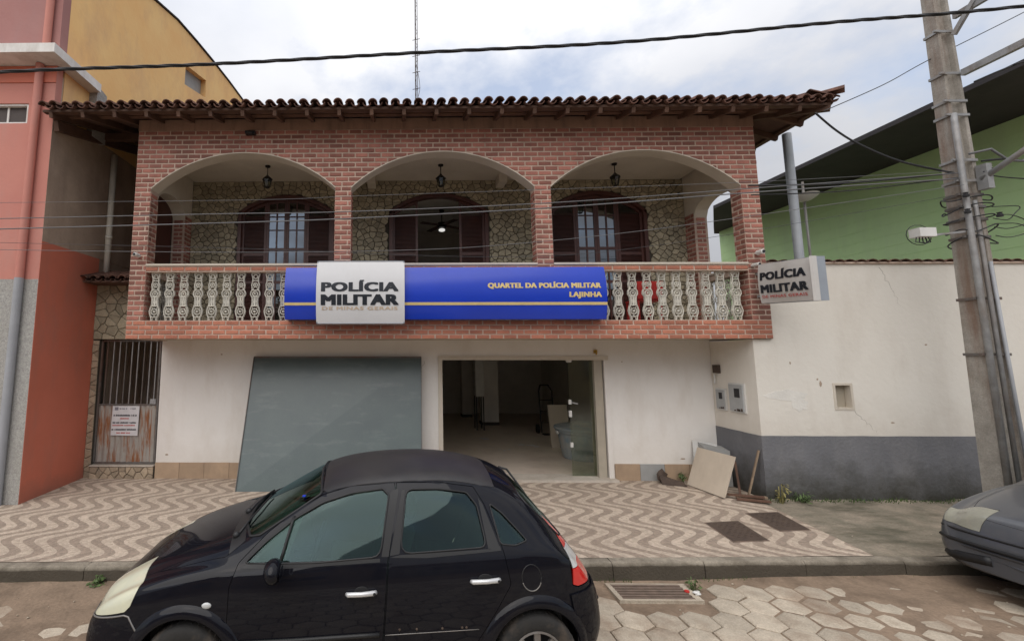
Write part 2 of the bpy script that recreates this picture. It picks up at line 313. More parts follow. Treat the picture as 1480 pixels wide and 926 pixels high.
M['lit_lamp'] = bpy.data.materials.new('lit_lamp_glass')
t, p = nodes(M['lit_lamp']); p.inputs['Base Color'].default_value = (0.8,0.8,0.78,1); p.inputs['Emission Color'].default_value = (1,0.98,0.94,1); p.inputs['Emission Strength'].default_value = 0.5

def glassmat(name, tint, gloss=(0.9,0.95,1,1), ior=1.5, rough=0.02, fmin=0.06):
    m = bpy.data.materials.new(name); m.use_nodes = True; t = m.node_tree; t.nodes.clear(); Lk = t.links.new
    o = t.nodes.new('ShaderNodeOutputMaterial'); tr = t.nodes.new('ShaderNodeBsdfTransparent'); gl = t.nodes.new('ShaderNodeBsdfGlossy')
    tr.inputs['Color'].default_value = tint; gl.inputs['Color'].default_value = gloss; gl.inputs['Roughness'].default_value = rough
    lw = t.nodes.new('ShaderNodeLayerWeight'); lw.inputs['Blend'].default_value = 0.5; fr = t.nodes.new('ShaderNodeMath'); fr.operation = 'POWER'; fr.inputs[1].default_value = 4.0; Lk(lw.outputs['Facing'], fr.inputs[0])
    ad = t.nodes.new('ShaderNodeMath'); ad.operation = 'ADD'; ad.use_clamp = True; ad.inputs[1].default_value = fmin; Lk(fr.outputs[0], ad.inputs[0])
    mx = t.nodes.new('ShaderNodeMixShader'); Lk(ad.outputs[0], mx.inputs[0]); Lk(tr.outputs[0], mx.inputs[1]); Lk(gl.outputs[0], mx.inputs[2]); Lk(mx.outputs[0], o.inputs[0])
    return m
M['win_glass'] = glassmat('window_glass', (0.18,0.18,0.2,1), fmin=0.20)
M['door_glass'] = glassmat('dusty_door_glass', (0.70,0.74,0.66,1), fmin=0.07, rough=0.08)
M['car_glass'] = glassmat('tinted_car_glass', (0.46,0.58,0.54,1), gloss=(0.42,0.54,0.56,1), fmin=0.06)

# mosaic pavement: two colours of little stones laid in waves (flat pattern of the stones themselves)
def mosaic():
    m = bpy.data.materials.new('wave_mosaic'); t, p = nodes(m); N = t.nodes; Lk = t.links.new
    def mth(op, a=None, b=None, c=None):
        q = N.new('ShaderNodeMath'); q.operation = op
        for i, x in enumerate((a, b, c)):
            if x is None: continue
            if isinstance(x, (int, float)): q.inputs[i].default_value = x
            else: Lk(x, q.inputs[i])
        return q.outputs[0]
    g = N.new('ShaderNodeNewGeometry'); s = N.new('ShaderNodeSeparateXYZ')
    vo = N.new('ShaderNodeTexVoronoi'); vo.inputs['Scale'].default_value = 34; Lk(g.outputs['Position'], vo.inputs['Vector'])
    # snap the pattern to the little stones, so its edges step from stone to stone
    mxp = N.new('ShaderNodeMixRGB'); mxp.inputs['Fac'].default_value = 0.12; Lk(g.outputs['Position'], mxp.inputs['Color1']); Lk(vo.outputs['Position'], mxp.inputs['Color2'])
    nz = N.new('ShaderNodeTexNoise'); nz.inputs['Scale'].default_value = 1.4; nz.inputs['Detail'].default_value = 2; Lk(g.outputs['Position'], nz.inputs['Vector'])
    Lk(mxp.outputs['Color'], s.inputs[0])
    wob = mth('MULTIPLY', mth('SUBTRACT', nz.outputs['Fac'], 0.5), 0.07)
    ph = mth('MULTIPLY', mth('SUBTRACT', s.outputs['Y'], 5.30), 2*pi/0.735)
    off = mth('MULTIPLY', mth('COSINE', mth('ADD', ph, wob)), 0.180)
    xx = mth('ADD', mth('SUBTRACT', s.outputs['X'], off), wob)
    fr = mth('FRACT', mth('DIVIDE', mth('ADD', xx, 20.09), 0.268))
    st = mth('LESS_THAN', fr, 0.48)
    dirt = N.new('ShaderNodeTexNoise'); dirt.inputs['Scale'].default_value = 0.9; dirt.inputs['Detail'].default_value = 9; dirt.inputs['Roughness'].default_value = 0.68; Lk(g.outputs['Position'], dirt.inputs['Vector'])
    dr = N.new('ShaderNodeMapRange'); dr.inputs['From Min'].default_value = 0.42; dr.inputs['From Max'].default_value = 0.72; dr.inputs['To Max'].default_value = 0.45; Lk(dirt.outputs['Fac'], dr.inputs['Value'])
    mx = N.new('ShaderNodeMixRGB'); mx.inputs['Color1'].default_value = (0.50,0.41,0.325,1); mx.inputs['Color2'].default_value = (0.305,0.24,0.188,1); Lk(st, mx.inputs['Fac'])
    sv_ = N.new('ShaderNodeSeparateColor'); Lk(vo.outputs['Color'], sv_.inputs[0])
    vr = N.new('ShaderNodeMapRange'); vr.inputs['To Min'].default_value = 0.80; vr.inputs['To Max'].default_value = 1.15; Lk(sv_.outputs[0], vr.inputs['Value'])
    sc = N.new('ShaderNodeVectorMath'); sc.operation = 'SCALE'; Lk(mx.outputs['Color'], sc.inputs[0]); Lk(vr.outputs['Result'], sc.inputs['Scale'])
    md = N.new('ShaderNodeMixRGB'); md.inputs['Color2'].default_value = (0.24,0.18,0.135,1); Lk(sc.outputs['Vector'], md.inputs['Color1']); Lk(dr.outputs['Result'], md.inputs['Fac'])
    Lk(md.outputs['Color'], p.inputs['Base Color']); p.inputs['Roughness'].default_value = 0.8
    vd = N.new('ShaderNodeTexVoronoi'); vd.feature = 'DISTANCE_TO_EDGE'; vd.inputs['Scale'].default_value = 34; Lk(g.outputs['Position'], vd.inputs['Vector'])
    cl_ = mth('MINIMUM', vd.outputs['Distance'], 0.12)
    bp = N.new('ShaderNodeBump'); bp.inputs['Strength'].default_value = 0.8; bp.inputs['Distance'].default_value = 0.03; Lk(cl_, bp.inputs['Height']); Lk(bp.outputs['Normal'], p.inputs['Normal'])
    return m
M['mosaic'] = mosaic()

# extruded flat lettering scaled into a box; returns list of (verts, faces) in x (0..w) / z (0..h)
def text_mesh(body, w, h, bold=0.0, maxw=True):
    cu = bpy.data.curves.new('lettering', 'FONT'); cu.body = body; cu.size = 1; cu.offset = bold; cu.resolution_u = 3; cu.space_character = 1.08
    ob = bpy.data.objects.new('lettering_tmp', cu); COL.objects.link(ob)
    dg = bpy.context.evaluated_depsgraph_get(); dg.update()
    me = bpy.data.meshes.new_from_object(ob.evaluated_get(dg))
    vs = [v.co.copy() for v in me.vertices]; fs = [tuple(q.vertices) for q in me.polygons]
    bpy.data.objects.remove(ob); bpy.data.meshes.remove(me); bpy.data.curves.remove(cu)
    x0 = min(v.x for v in vs); x1 = max(v.x for v in vs)
    return [((v.x-x0)/(x1-x0)*w, v.y*h/0.73) for v in vs], fs
def text_on(name, body, x0, x1, z0, h, yfun, matl, parent, bold=0.03):
    vs, fs = text_mesh(body, x1-x0, h, 0.0)
    b = MB(); q = 0
    for dx in (-bold, -bold*.33, bold*.33, bold):          # heavy face: overlapping strokes a hair apart in depth
        for dz in (-bold*.35, bold*.35):
            n0 = len(b.v); b.v += [(x0+a+dx*h*1.0, yfun(z0+c)-.00015*q, z0+c+dz*h) for a, c in vs]; b.f += [tuple(i+n0 for i in f) for f in fs]; b.m += [0]*len(fs); q += 1
    return b.build(name, matl, parent, fix=False)

# ================================================================== SETTING: ground, road, pavement
def kerbY(x): return 5.103 + 0.0328*x
b = MB(); b.quad((-300,-300,-0.10),(300,-300,-0.10),(300,300,-0.10),(-300,300,-0.10))
struct(b.build('ground', M['ground']))
road = MB(); road.quad((-60,-7,-0.055),(60,-7,-0.055),(60,kerbY(60)+.02,-0.055),(-60,kerbY(-60)+.02,-0.055))
road = struct(road.build('road', M['mud']))
# hexagonal concrete pavers, the pieces in view as separate blocks
def hexblock(r, h):
    m = MB(); n = 6; A = [pi/2+i*pi/3 for i in range(n)]; W = [(r, -h), (r, -0.017), (r-.014, -0.008), ((r-.014)*.72, -0.002)]
    for (q, z) in W: m.v += [(q*cos(a), q*sin(a), z) for a in A]
    for k in range(3):
        for i in range(n): j = (i+1) % n; m.f.append((k*n+i, k*n+j, (k+1)*n+j, (k+1)*n+i))
    m.f.append(tuple(18+i for i in range(n))); m.m = [0]*len(m.f); return m
HW = 0.290
me_hex = hexblock(HW/sqrt(3)-0.007, 0.05).mesh('paver'); me_hex.materials.append(M['paver'])
cells = []
for j in range(-26, 9):
    for i in range(-44, 45):
        x = (i + 0.5*(j % 2))*HW + 0.07; y = 4.93 + j*HW*0.866
        if y > kerbY(x) - 0.17: continue
        if 2.02 < x < 3.02 and y > 4.66: continue
        cells.append((x, y))
def mudh(x, y):
    a = noise.noise(Vector((x*0.8+3, y*1.1, 0.3))); c = noise.noise(Vector((x*3.1, y*3.4, 1.7)))
    d = noise.noise(Vector((x*9, y*9, 2.7)))
    right = max(0.0, min(1.0, (x-3.0)/1.0)) * max(0.0, min(1.0, (y-3.75-(x-4)*-0.02)/0.35)) 
    left = max(0.0, min(1.0, (-1.75-x)/0.5))
    edge = max(0.0, 1-(kerbY(x)-y)/0.22) if y > kerbY(x)-0.22 else 0
    s = max(right, left)
    return -0.030 + (0.0265 if x > 0 else 0.0300)*s + 0.013*a*s + 0.006*c*s + 0.004*c + 0.002*d + 0.012*edge
vis = [c for c in cells if 2.7 < c[1] and -5.2 < c[0] < 8.0]
vis.sort(key=lambda c: hypot(c[0], c[1]))
vset = set(vis[:300])
stuffm = MB()
for (x, y) in cells:
    z = 0.0 + R.uniform(-0.005, 0.005); tx, ty = R.uniform(-.018,.018), R.uniform(-.018,.018); rz = R.uniform(-.03,.03)
    if (x, y) in vset: inst('paver', me_hex, road, (x, y, z), (tx, ty, rz))
    else:
        hb = hexblock(HW/sqrt(3)-0.007, 0.05); base = len(stuffm.v)
        stuffm.v += [(v[0]+x, v[1]+y, v[2]+z) for v in hb.v]; stuffm.f += [tuple(i+base for i in f) for f in hb.f]; stuffm.m += [0]*len(hb.f)
struct(stuffm.build('distant_pavers', M['paver'], road), 'stuff')
# mud washed over and between the pavers
b = MB(); nx, ny = 230, 60; X0, X1, Y0, Y1 = -8.0, 12.0, 2.2, 5.0
for j in range(ny+1):
    for i in range(nx+1):
        x = X0+(X1-X0)*i/nx; y = Y0+(kerbY(x)+0.005-Y0)*j/ny
        b.v.append((x, y, mudh(x, y)))
for j in range(ny):
    for i in range(nx):
        n = j*(nx+1)+i; b.f.append((n, n+1, n+nx+2, n+nx+1)); b.m.append(0)
struct(b.build('mud', M['mud'], smooth=True), 'stuff')
# pavement: a sheet sloping up from the kerb to the walls
pav = MB(); ang = [(-5.549,8.6),(5.51,8.6),(5.51,7.236),(5.36,7.236),(5.22,kerbY(5.22)+.13),(-5.549,kerbY(-5.549)+.13)]
def pz(x, y): return 0.15 + 0.05*(y-kerbY(x))/3.1
def strip(m, pts): m.poly([(x, y, pz(x, y)) for x, y in pts])
strip(pav, ang)
strip(pav, [(-5.549,6.84),(-5.549,kerbY(-5.549)+.13),(-14,kerbY(-14)+.13),(-14,6.84)])
side = struct(pav.build('mosaic_pavement', M['mosaic']))
b = MB(); nx, ny = 90, 26
for j in range(ny+1):
    for i in range(nx+1):
        y = kerbY(5.22)+.13 + (7.3-(kerbY(5.22)+.13))*j/ny; xl = 5.22+0.14*j/ny; x = xl+(22-xl)*(i/nx)**1.4
        e = min(1, (x-xl)/0.15)
        b.v.append((x, y+ (kerbY(x)-kerbY(5.22))*(1-j/ny), pz(5.2, y)-0.004 + e*(0.012*noise.noise(Vector((x*1.7, y*1.7, 0)))+0.006*noise.noise(Vector((x*7, y*7, 0)))-0.006) + 0.05*max(0, 1-(7.235-y)/0.18)*max(0,.5+noise.noise(Vector((x*2.2, 1, 0))))))
for j in range(ny):
    for i in range(nx): n = j*(nx+1)+i; b.f.append((n, n+1, n+nx+2, n+nx+1)); b.m.append(0)
struct(b.build('worn_concrete_pavement', M['dirt_concrete'], smooth=True))
# kerb stones
kerb = root('kerb', 'long worn concrete kerb between pavement and road', 'kerb', (0, 5.1, 0)); kerb['kind'] = 'structure'; del kerb['category']; del kerb['label']
x = -14.0
while x < 20:
    l = R.uniform(0.85, 1.1); x2 = x+l-0.008
    low = 0.0 if x < 4.6 else .008
    dy = R.uniform(-.006,.006); dz = R.uniform(-.004,.004)-low
    a, c = kerbY(x)+dy, kerbY(x2)+dy; zt = 0.150+dz
    m = MB(); N = 6
    for k in range(N+1):
        xx = x+(x2-x)*k/N; yy = a+(c-a)*k/N; j1 = R.uniform(-.006,.006); j2 = R.uniform(-.005,.004)
        m.v += [(xx,yy-.012+j1,-.08),(xx,yy+j1,zt-.03+j2),(xx,yy+.022+j1,zt+j2),(xx,yy+.128,zt+.001),(xx,yy+.128,-.08)]
    for k in range(N):
        for q in range(4): n = k*5+q; m.f.append((n, n+5, n+6, n+1)); m.m.append(0)
    m.f += [(0,1,2,3,4), tuple(N*5+q for q in (4,3,2,1,0))]; m.m += [0,0]
    m.build('kerb_stone', M['kerb'], kerb)
    x += l

# ================================================================== POLICE BUILDING
FY, WY, BY = 7.185, 8.238, 8.72           # balcony front, ground floor wall, balcony back wall
XL, XR = -4.34, 5.79
bld = root('police_building', 'two-storey brick and white building with arched balcony and tiled roof', 'building', (0.7, FY, 0.2))

# ---- ground floor
b = MB()
b.box(-4.29, 0.70, WY, WY+.2, 0.15, 2.62); b.box(3.625, 5.51, WY, WY+.2, 0.15, 2.62); b.box(0.70, 3.625, WY, WY+.2, 2.32, 2.62)
b.box(-4.29, -4.09, WY+.2, 17.5, 0.1, 2.62); b.box(5.31, 5.51, WY+.2, 9.0, 0.1, 2.62); b.box(5.31, 5.51, 11.8, 17.5, 0.1, 2.62); b.box(5.31, 5.51, 9.0, 11.8, 2.42, 2.62); b.box(-4.09, 5.31, 17.3, 17.5, 0.1, 2.62)  # right wall gap is added out of view to let daylight in
b.build('ground_floor_wall', M['white_wall'], bld)
b = MB(); b.box(-4.09, 5.31, WY+.2, 17.3, 0.12, 0.2); b.box(.70,3.625,WY,WY+.2,.12,.2); b.build('garage_floor', M['floor_int'], bld)
b = MB(); b.box(-4.09, 5.31, WY+.2, 17.3, 2.45, 2.6); b.build('garage_ceiling', M['int_wall'], bld)
for q in ((-4.085, -4.05, WY+.21, 17.29, .2, 2.45), (5.27, 5.305, WY+.21, 9.0, .2, 2.45), (5.27, 5.305, 11.8, 17.29, .2, 2.45), (-4.05, 5.27, 17.22, 17.29, .2, 2.45)): b = MB(); b.box(*q); b.build('garage_wall', M['int_wall'], bld)
for (cx, cyy, wd) in ((2.8, 14.6, .26), (2.35, 16.4, .16)):
    b = MB(); b.box(cx-wd, cx+wd, cyy-.2, cyy+.2, .2, 2.45); b.build('garage_column', M['int_wall'], bld)
    b = MB(); b.box(cx-wd-.012, cx+wd+.012, cyy-.212, cyy+.212, .2, .29); b.build('column_base', M['int_dark'], bld)
# skirting tiles
for (xa, xb) in ((-4.285, .68), (3.72, 5.50)):
    x = xa
    while x < xb-0.05:
        x2 = min(xb, x+R.choice([.42,.43,.44]))
        if xb-x2 < .1: x2 = xb
        m = MB(); y0 = WY-.022-R.uniform(0,.003); m.box(x, x2-.006, y0, WY-.001, .17, .47+R.uniform(-.003,.003)); m.build('skirting_tile', M['greyboard'] if 4.1 < x < 4.5 else M['skirting'], bld); x = x2
# door casing
b = MB()
b.box(.69, .765, WY-.02, WY+.22, .2, 2.25); b.box(.69, 3.70, WY-.021, WY+.221, 2.25, 2.325)
b.build('door_casing', M['plaster_cream'], bld)
b = MB(); b.box(3.46, 3.60, WY+.02, WY+.24, .2, 2.249); b.build('door_jamb', M['alu'], bld)
b = MB(); b.box(3.62, 3.70, WY-.02, WY+.0, .2, 2.249); b.build('door_post', M['white_wall'], bld)
b = MB(); b.box(.60, 3.72, WY-.16, WY+.26, .19, .235); b.build('door_step', M['stepstone'], bld)
# sliding glass leaf
gl = MB(); gl.box(3.03, 3.46, WY+.10, WY+.112, .25, 2.24); gl = gl.build('glass_leaf', M['door_glass'], bld)
b = MB()
for z in (.78, 1.30, 1.52): b.box(3.015, 3.06, WY+.085, WY+.127, z-.05, z+.03 if z != 1.30 else z+.06)
b.box(3.0, 3.09, WY+.08, WY+.13, 2.21, 2.25); b.build('leaf_bracket', M['plastic_white'], gl)
b = MB(); b.bar((3.06,WY+.09,1.5),(3.17,WY+.08,1.48),.02,.02); b.build('handle', M['galv'], gl)

# ---- balcony slab and brickwork carriers (mortar planes; bricks sit 7 mm proud)
b = MB(); b.box(XL, XR-.02, FY+.02, BY+.2, 2.603, 2.86); b.box(XL+.05,XR-.05,BY+.2,17.5,2.63,2.86); b.build('balcony_slab', M['soffit'], bld)
parapet = MB(); parapet.box(XL, XR, FY, FY+.14, 2.592, 2.885); parapet.box(XL, XL+.14, FY+.14, BY, 2.593, 2.884); parapet.box(XR-.14, XR, FY+.14, BY, 2.593, 2.884)
parapet = parapet.build('parapet', M['mortar'], bld)
rail = MB(); rail.box(XL+.01, XR-.01, FY+.004, FY+.15, 3.665, 3.765); rail.box(XL+.01, XL+.15, FY+.24, BY-.02, 3.665, 3.765); rail.box(XR-.15, XR-.01, FY+.24, BY-.02, 3.665, 3.765)
rail = rail.build('handrail', M['mortar'], bld)
b = MB()
for (xa, xb) in ((XL+.26,-1.04),(-.78,2.20),(2.46,XR-.285)): b.box(xa, xb, FY-.018, FY+.17, 3.766, 3.797)
b.box(XL-.01, XL+.17, FY+.24, BY-.02, 3.766, 3.797); b.box(XR-.17, XR+.01, FY+.24, BY-.02, 3.766, 3.797)
b.build('rail_cap', M['plaster_cream'], bld)
PIL = [(XL, XL+.26), (-1.04, -.78), (2.20, 2.46), (XR-.285, XR)]
SPR, CROWN = 5.05, 5.655
bays = [(PIL[0][1], PIL[1][0]), (PIL[1][1], PIL[2][0]), (PIL[2][1], PIL[3][0])]
def arch(x):
    for a, c in bays:
        if a <= x <= c:
            h = (c-a)/2; rise = CROWN-SPR; rad = (h*h+rise*rise)/(2*rise); t = x-(a+c)/2
            return SPR + sqrt(max(rad*rad-t*t, 0))-(rad-rise)
    return None
pillars = []
for i, (a, c) in enumerate(PIL):
    m = MB(); z0 = 2.885 if i in (0, 3) else 2.885
    m.box(a, c, FY, FY+.24, z0, SPR); pillars.append(m.build('pillar', M['mortar'], bld))
# arcade wall over the arches
xs = []
for (a, c) in PIL: xs += [(a, None), (c, None)]
aw = MB(); al = MB()
def seg(m, xa, xb, za, zb, zt, y0, y1):
    m.hexa([(xa,y0,za),(xb,y0,zb),(xb,y1,zb),(xa,y1,za),(xa,y0,zt),(xb,y0,zt),(xb,y1,zt),(xa,y1,zt)])
for (a, c) in PIL: aw.box(a, c, FY, FY+.22, SPR, 6.05)
for (a, c) in bays:
    n = 36; al = MB()
    for k in range(n):
        xa = a+(c-a)*k/n; xb = a+(c-a)*(k+1)/n; za, zb = arch(xa+1e-6), arch(xb-1e-6)
        seg(aw, xa, xb, za+.012, zb+.012, 6.05, FY, FY+.22)
        al.hexa([(xa,FY-.006,za),(xb,FY-.006,zb),(xb,FY+.24,zb),(xa,FY+.24,za),(xa,FY-.006,za+.016),(xb,FY-.006,zb+.016),(xb,FY+.24,zb+.016),(xa,FY+.24,za+.016)])
    al.build('arch_lining', M['plaster_cream'], bld)
arcade = aw.build('arcade_wall', M['mortar'], bld)
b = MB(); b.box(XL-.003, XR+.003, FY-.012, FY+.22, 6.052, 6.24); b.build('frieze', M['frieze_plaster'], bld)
b = MB(); b.box(XL+.26, XR-.28, FY+.221, FY+.24, 5.70, 6.0); b.build('inner_plaster', M['plaster_cream'], bld)
b = MB(); b.box(XL+.26, XR-.28, FY+.24, BY, 5.76, 5.80); b.build('balcony_ceiling', M['plaster_cream'], bld)
b = MB()
for x in (-.53, 1.98): b = MB(); b.box(x-.075, x+.075, BY-.35, BY-.002, 5.60, 5.76); b.build('ceiling_beam', M['plaster_cream'], bld)
# side arcades with a small arch
SY0, SY1 = 7.43, 8.45
def sarch(y):
    h = (SY1-SY0)/2; t = y-(SY0+SY1)/2; return 4.90 + 0.30*sqrt(max(0, 1-(t/h)**2))
for sgn, (xa, xb, xin) in (('l', (XL, XL+.24, XL+.24)), ('r', (XR-.24, XR, XR-.24))):
    m = MB(); n = 18
    for k in range(n):
        ya = SY0+(SY1-SY0)*k/n; yb = SY0+(SY1-SY0)*(k+1)/n; za, zb = sarch(ya), sarch(yb)
        m.hexa([(xa,ya,za),(xb,ya,za),(xb,yb,zb),(xa,yb,zb),(xa,ya,6.2),(xb,ya,6.2),(xb,yb,6.2),(xa,yb,6.2)])
    m.box(xa, xb, SY1, BY+.2, 5.0, 6.2); m.box(xa, xb, FY+.24, SY0, 4.9, 6.2)
    m.build('side_arch_wall', M['plaster_cream'], bld)
    m = MB(); m.box(xa, xb, SY1, BY+.02, 2.885, 5.0); sp = m.build('side_pilaster', M['mortar'], bld)
    pillars.append(sp)
# ---- bricks
BP, BL, RP, BH = 0.2135, 0.191, 0.0813, 0.0560
allb = []          # (parent, verts, faces, centre, xz-size or None)
def brickpoly(parent, poly, plane, base, out, full=None):
    """poly: outline in the wall plane; plane 'y' = front wall, 'x' = side wall; base: plane coordinate; out: +-1 outward"""
    cx = sum(p[0] for p in poly)/len(poly); cz = sum(p[1] for p in poly)/len(poly)
    allb.append((parent, poly, plane, base, out, full, cx, cz))
def rows(parent, x0, x1, z0, z1, plane, base, out, lowf=None, shift=0, RP=RP, BH=BH):
    k = 0; z = z0
    while z + BH <= z1 + 0.004:
        o = (0.5*BP if (k+shift) % 2 else 0.0)
        x = x0 - o
        if plane == 'x': x = x0 - (0.5*BP if (k+shift) % 2 else 0.0)
        while x < x1-0.02:
            a = max(x, x0)+.0; c = min(x+BL, x1)
            a_, c_ = a+R.uniform(-.003,.003), c+R.uniform(-.003,.003)
            if c-a > 0.03:
                if lowf is None:
                    brickpoly(parent, [(a_,z),(c_,z),(c_,z+BH),(a_,z+BH)], plane, base, out, (c-a) if (c-a) > BL-.004 else None)
                else:
                    pts = [a+(c-a)*i/4 for i in range(5)]; lo = [max(z, (lowf(p) or -9)+0.02) for p in pts]
                    if all(l <= z+1e-5 for l in lo): brickpoly(parent, [(a_,z),(c_,z),(c_,z+BH),(a_,z+BH)], plane, base, out, (c-a) if (c-a) > BL-.004 else None)
                    else:
                        keep = [(p, l) for p, l in zip(pts, lo) if l < z+BH-.006]
                        if len(keep) >= 2 and keep[-1][0]-keep[0][0] > .03:
                            poly = [(p, l) for p, l in keep] + [(keep[-1][0], z+BH), (keep[0][0], z+BH)]
                            brickpoly(parent, poly, plane, base, out)
            x += BP
        z += RP; k += 1
rows(parapet, XL+.004, XR-.004, 2.599, 2.885, 'y', FY, -1, RP=.0735, BH=.0515)
rows(rail, XL+.26, XR-.29, 3.686, 3.75, 'y', FY+.004, -1)
for i, (a, c) in enumerate(PIL):
    rows(pillars[i], a+.004, c-.004, 2.893, SPR+.03, 'y', FY, -1, shift=i)
    if i < 2: rows(pillars[i], FY+.006, FY+.236, 2.893, SPR-.02, 'x', c, 1, shift=1+i)
    if i >= 1: rows(pillars[i], FY+.006, FY+.236, 2.893, SPR-.02, 'x', a, -1, shift=1+i)
def lowf(x):
    return arch(x)
zr = 2.893 + RP*math.ceil((SPR-2.893)/RP)
rows(arcade, XL+.004, XR-.004, zr, 6.05, 'y', FY, -1, lowf=lowf)
rows(pillars[4], SY1+.004, BY, 2.893, 4.98, 'x', XL+.24, 1); rows(pillars[5], SY1+.004, BY, 2.893, 4.98, 'x', XR-.24, -1)
for pl, xx in ((pillars[4], XL+.04), (pillars[5], XR-.20)): rows(pl, xx, xx+.16, 2.893, 4.98, 'y', SY1, -1)
def brick_geo(poly, plane, base, out, d=0.008, ch=0.005):
    cx = sum(p[0] for p in poly)/len(poly); cz = sum(p[1] for p in poly)/len(poly); n = len(poly)
    ins = []
    for (a, c) in poly:
        ins.append((a + (ch if a < cx else -ch), c + (ch if c < cz else -ch)))
    back, mid, fr = base-out*0.004, base+out*(d-.003), base+out*d
    P = (lambda p, h: (p[0], h, p[1])) if plane == 'y' else (lambda p, h: (h, p[0], p[1]))
    v = [P(p, back) for p in poly]+[P(p, mid) for p in poly]+[P(p, fr) for p in ins]
    f = []
    for k in range(2):
        for i in range(n): j = (i+1) % n; f.append((k*n+i, k*n+j, (k+1)*n+j, (k+1)*n+i))
    f.append(tuple(2*n+i for i in range(n))); return v, f
def bdist(e):
    p, poly, plane, base, out, full, cx, cz = e
    pos = (cx, base, cz) if plane == 'y' else (base, cx, cz)
    pen = 1.0 if full else 1.5
    if plane == 'x': pen = 4
    if p in pillars[4:]: pen = 4
    if p is parapet or p is rail: pen *= 0.6
    if -1.8 < pos[0] < 3.2 and 2.88 < pos[2] < 3.7: pen = 6
    return sqrt(pos[0]**2+pos[1]**2+(pos[2]-2.35)**2)*pen
allb.sort(key=bdist)
v, f = brick_geo([(-BL/2,-BH/2),(BL/2,-BH/2),(BL/2,BH/2),(-BL/2,BH/2)], 'y', 0, -1)
fb = MB(); fb.v = v; fb.f = f; fb.m = [0]*len(f); me_brick = fb.mesh('brick'); me_brick.materials.append(M['brick']); me_brick2 = me_brick.copy(); me_brick2.materials.clear(); me_brick2.materials.append(M['brick_bleached_lit'])
rest = {}
for k, e in enumerate(allb):
    p, poly, plane, base, out, full, cx, cz = e
    if k < 298 and full and plane == 'y':
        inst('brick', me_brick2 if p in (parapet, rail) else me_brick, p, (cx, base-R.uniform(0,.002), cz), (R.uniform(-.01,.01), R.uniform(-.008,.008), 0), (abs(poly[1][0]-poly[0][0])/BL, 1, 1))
    else:
        v, f = brick_geo(poly, plane, base, out, 0.008+R.uniform(-.001,.002))
        m = rest.setdefault(p, MB()); n0 = len(m.v); m.v += v; m.f += [tuple(i+n0 for i in q) for q in f]; m.m += [0]*len(f)
for p, m in rest.items(): struct(m.build('brickwork', M['brick_bleached_lit'] if p in (parapet, rail) else M['brick'], p), 'stuff')

# ---- balusters: openwork cast cement
def baluster():
    m = MB(); H = .78
    prof = [(0,.046),(.05,.050),(.10,.072),(.15,.082),(.20,.070),(.25,.050),(.31,.046),(.37,.050),(.42,.078),(.46,.074),(.50,.052),(.54,.058),(.58,.064),(.62,.050),(.68,.046),(.73,.062),(.78,.070)]
    for s in (-1, 1):
        for yy in (-.016, .016):
            m.tube([(s*w*.94, yy, z) for z, w in prof], .0078, 5)
    def ring(z, r, th=.010, sx=1.0):
        for yy in (-.014, .014): m.tube([(r*sx*cos(t), yy, z+r*sin(t)) for t in [2*pi*k/12 for k in range(12)]], th, 5, closed=True)
    ring(.145,.048,.0075); ring(.43,.040,.0085); ring(.575,.032,.0075); ring(.71,.032,.007); ring(.30,.022,.006)
    for z in (.06,.235,.385,.49,.645): m.box(-.048, .048, -.024, .024, z-.006, z+.006)
    m.box(-.062, .062, -.028, .028, .758, .780)
    for z, r in ((.145,.020),(.43,.018),(.575,.015)): m.blob((0,-.012,z), r, 7, 4)
    m.box(-.012,.012,-.02,.02,.235,.40); 
    for s in (-1,1): m.box(s*.028-.006, s*.028+.006, -.018,.018,.235,.40)
    m.tube([(-.05,0,.245),(0,0,.10),(.05,0,.245)], .009, 5); m.tube([(-.04,0,.0),(0,0,.09),(.04,0,.0)], .010, 5)
    m.tube([(-.045,0,.50),(0,0,.56),(.045,0,.50)], .009, 5)
    return m
me_bal = baluster().mesh('baluster'); me_bal.materials.append(M['concrete_baluster'])
x = -3.94; k = 0
while x < 5.42:
    if not any(a-.06 < x < c+.06 for a, c in PIL[1:3]): inst('baluster', me_bal, bld, (x, FY+.075, 2.886), (0, 0, R.uniform(-.05,.05)), (1,1,1))
    x += .2318; k += 1
for xx in (XL+.075, XR-.075):
    for k in range(5): inst('baluster', me_bal, bld, (xx, 7.56+k*.21, 2.886), (0,0,pi/2))

# ---- balcony back wall of flagstones with three arched openings
WIN = [(-3.16, -1.27, 2.86, 5.13, 5.47), (-.19, 1.74, 2.86, 5.13, 5.49), (2.90, 4.80, 2.86, 5.13, 5.52)]
def warch(wd, x):
    a, c, z0, sp, cr_ = wd; h = (c-a)/2; rise = cr_-sp; rad = (h*h+rise*rise)/(2*rise); t = x-(a+c)/2
    return sp + sqrt(max(rad*rad-t*t, 0))-(rad-rise)
bw = MB(); xcur = XL+.24
for wd in WIN:
    bw.box(xcur, wd[0], BY, BY+.2, 2.86, 5.8); n = 16
    for k in range(n):
        xa = wd[0]+(wd[1]-wd[0])*k/n; xb = wd[0]+(wd[1]-wd[0])*(k+1)/n; za, zb = warch(wd, xa), warch(wd, xb)
        bw.hexa([(xa,BY,za),(xb,BY,zb),(xb,BY+.2,zb),(xa,BY+.2,za),(xa,BY,5.8),(xb,BY,5.8),(xb,BY+.2,5.8),(xa,BY+.2,5.8)])
    xcur = wd[1]
bw.box(xcur, XR-.24, BY, BY+.2, 2.86, 5.8)
backw = bw.build('balcony_back_wall', M['stone_wall'], bld)
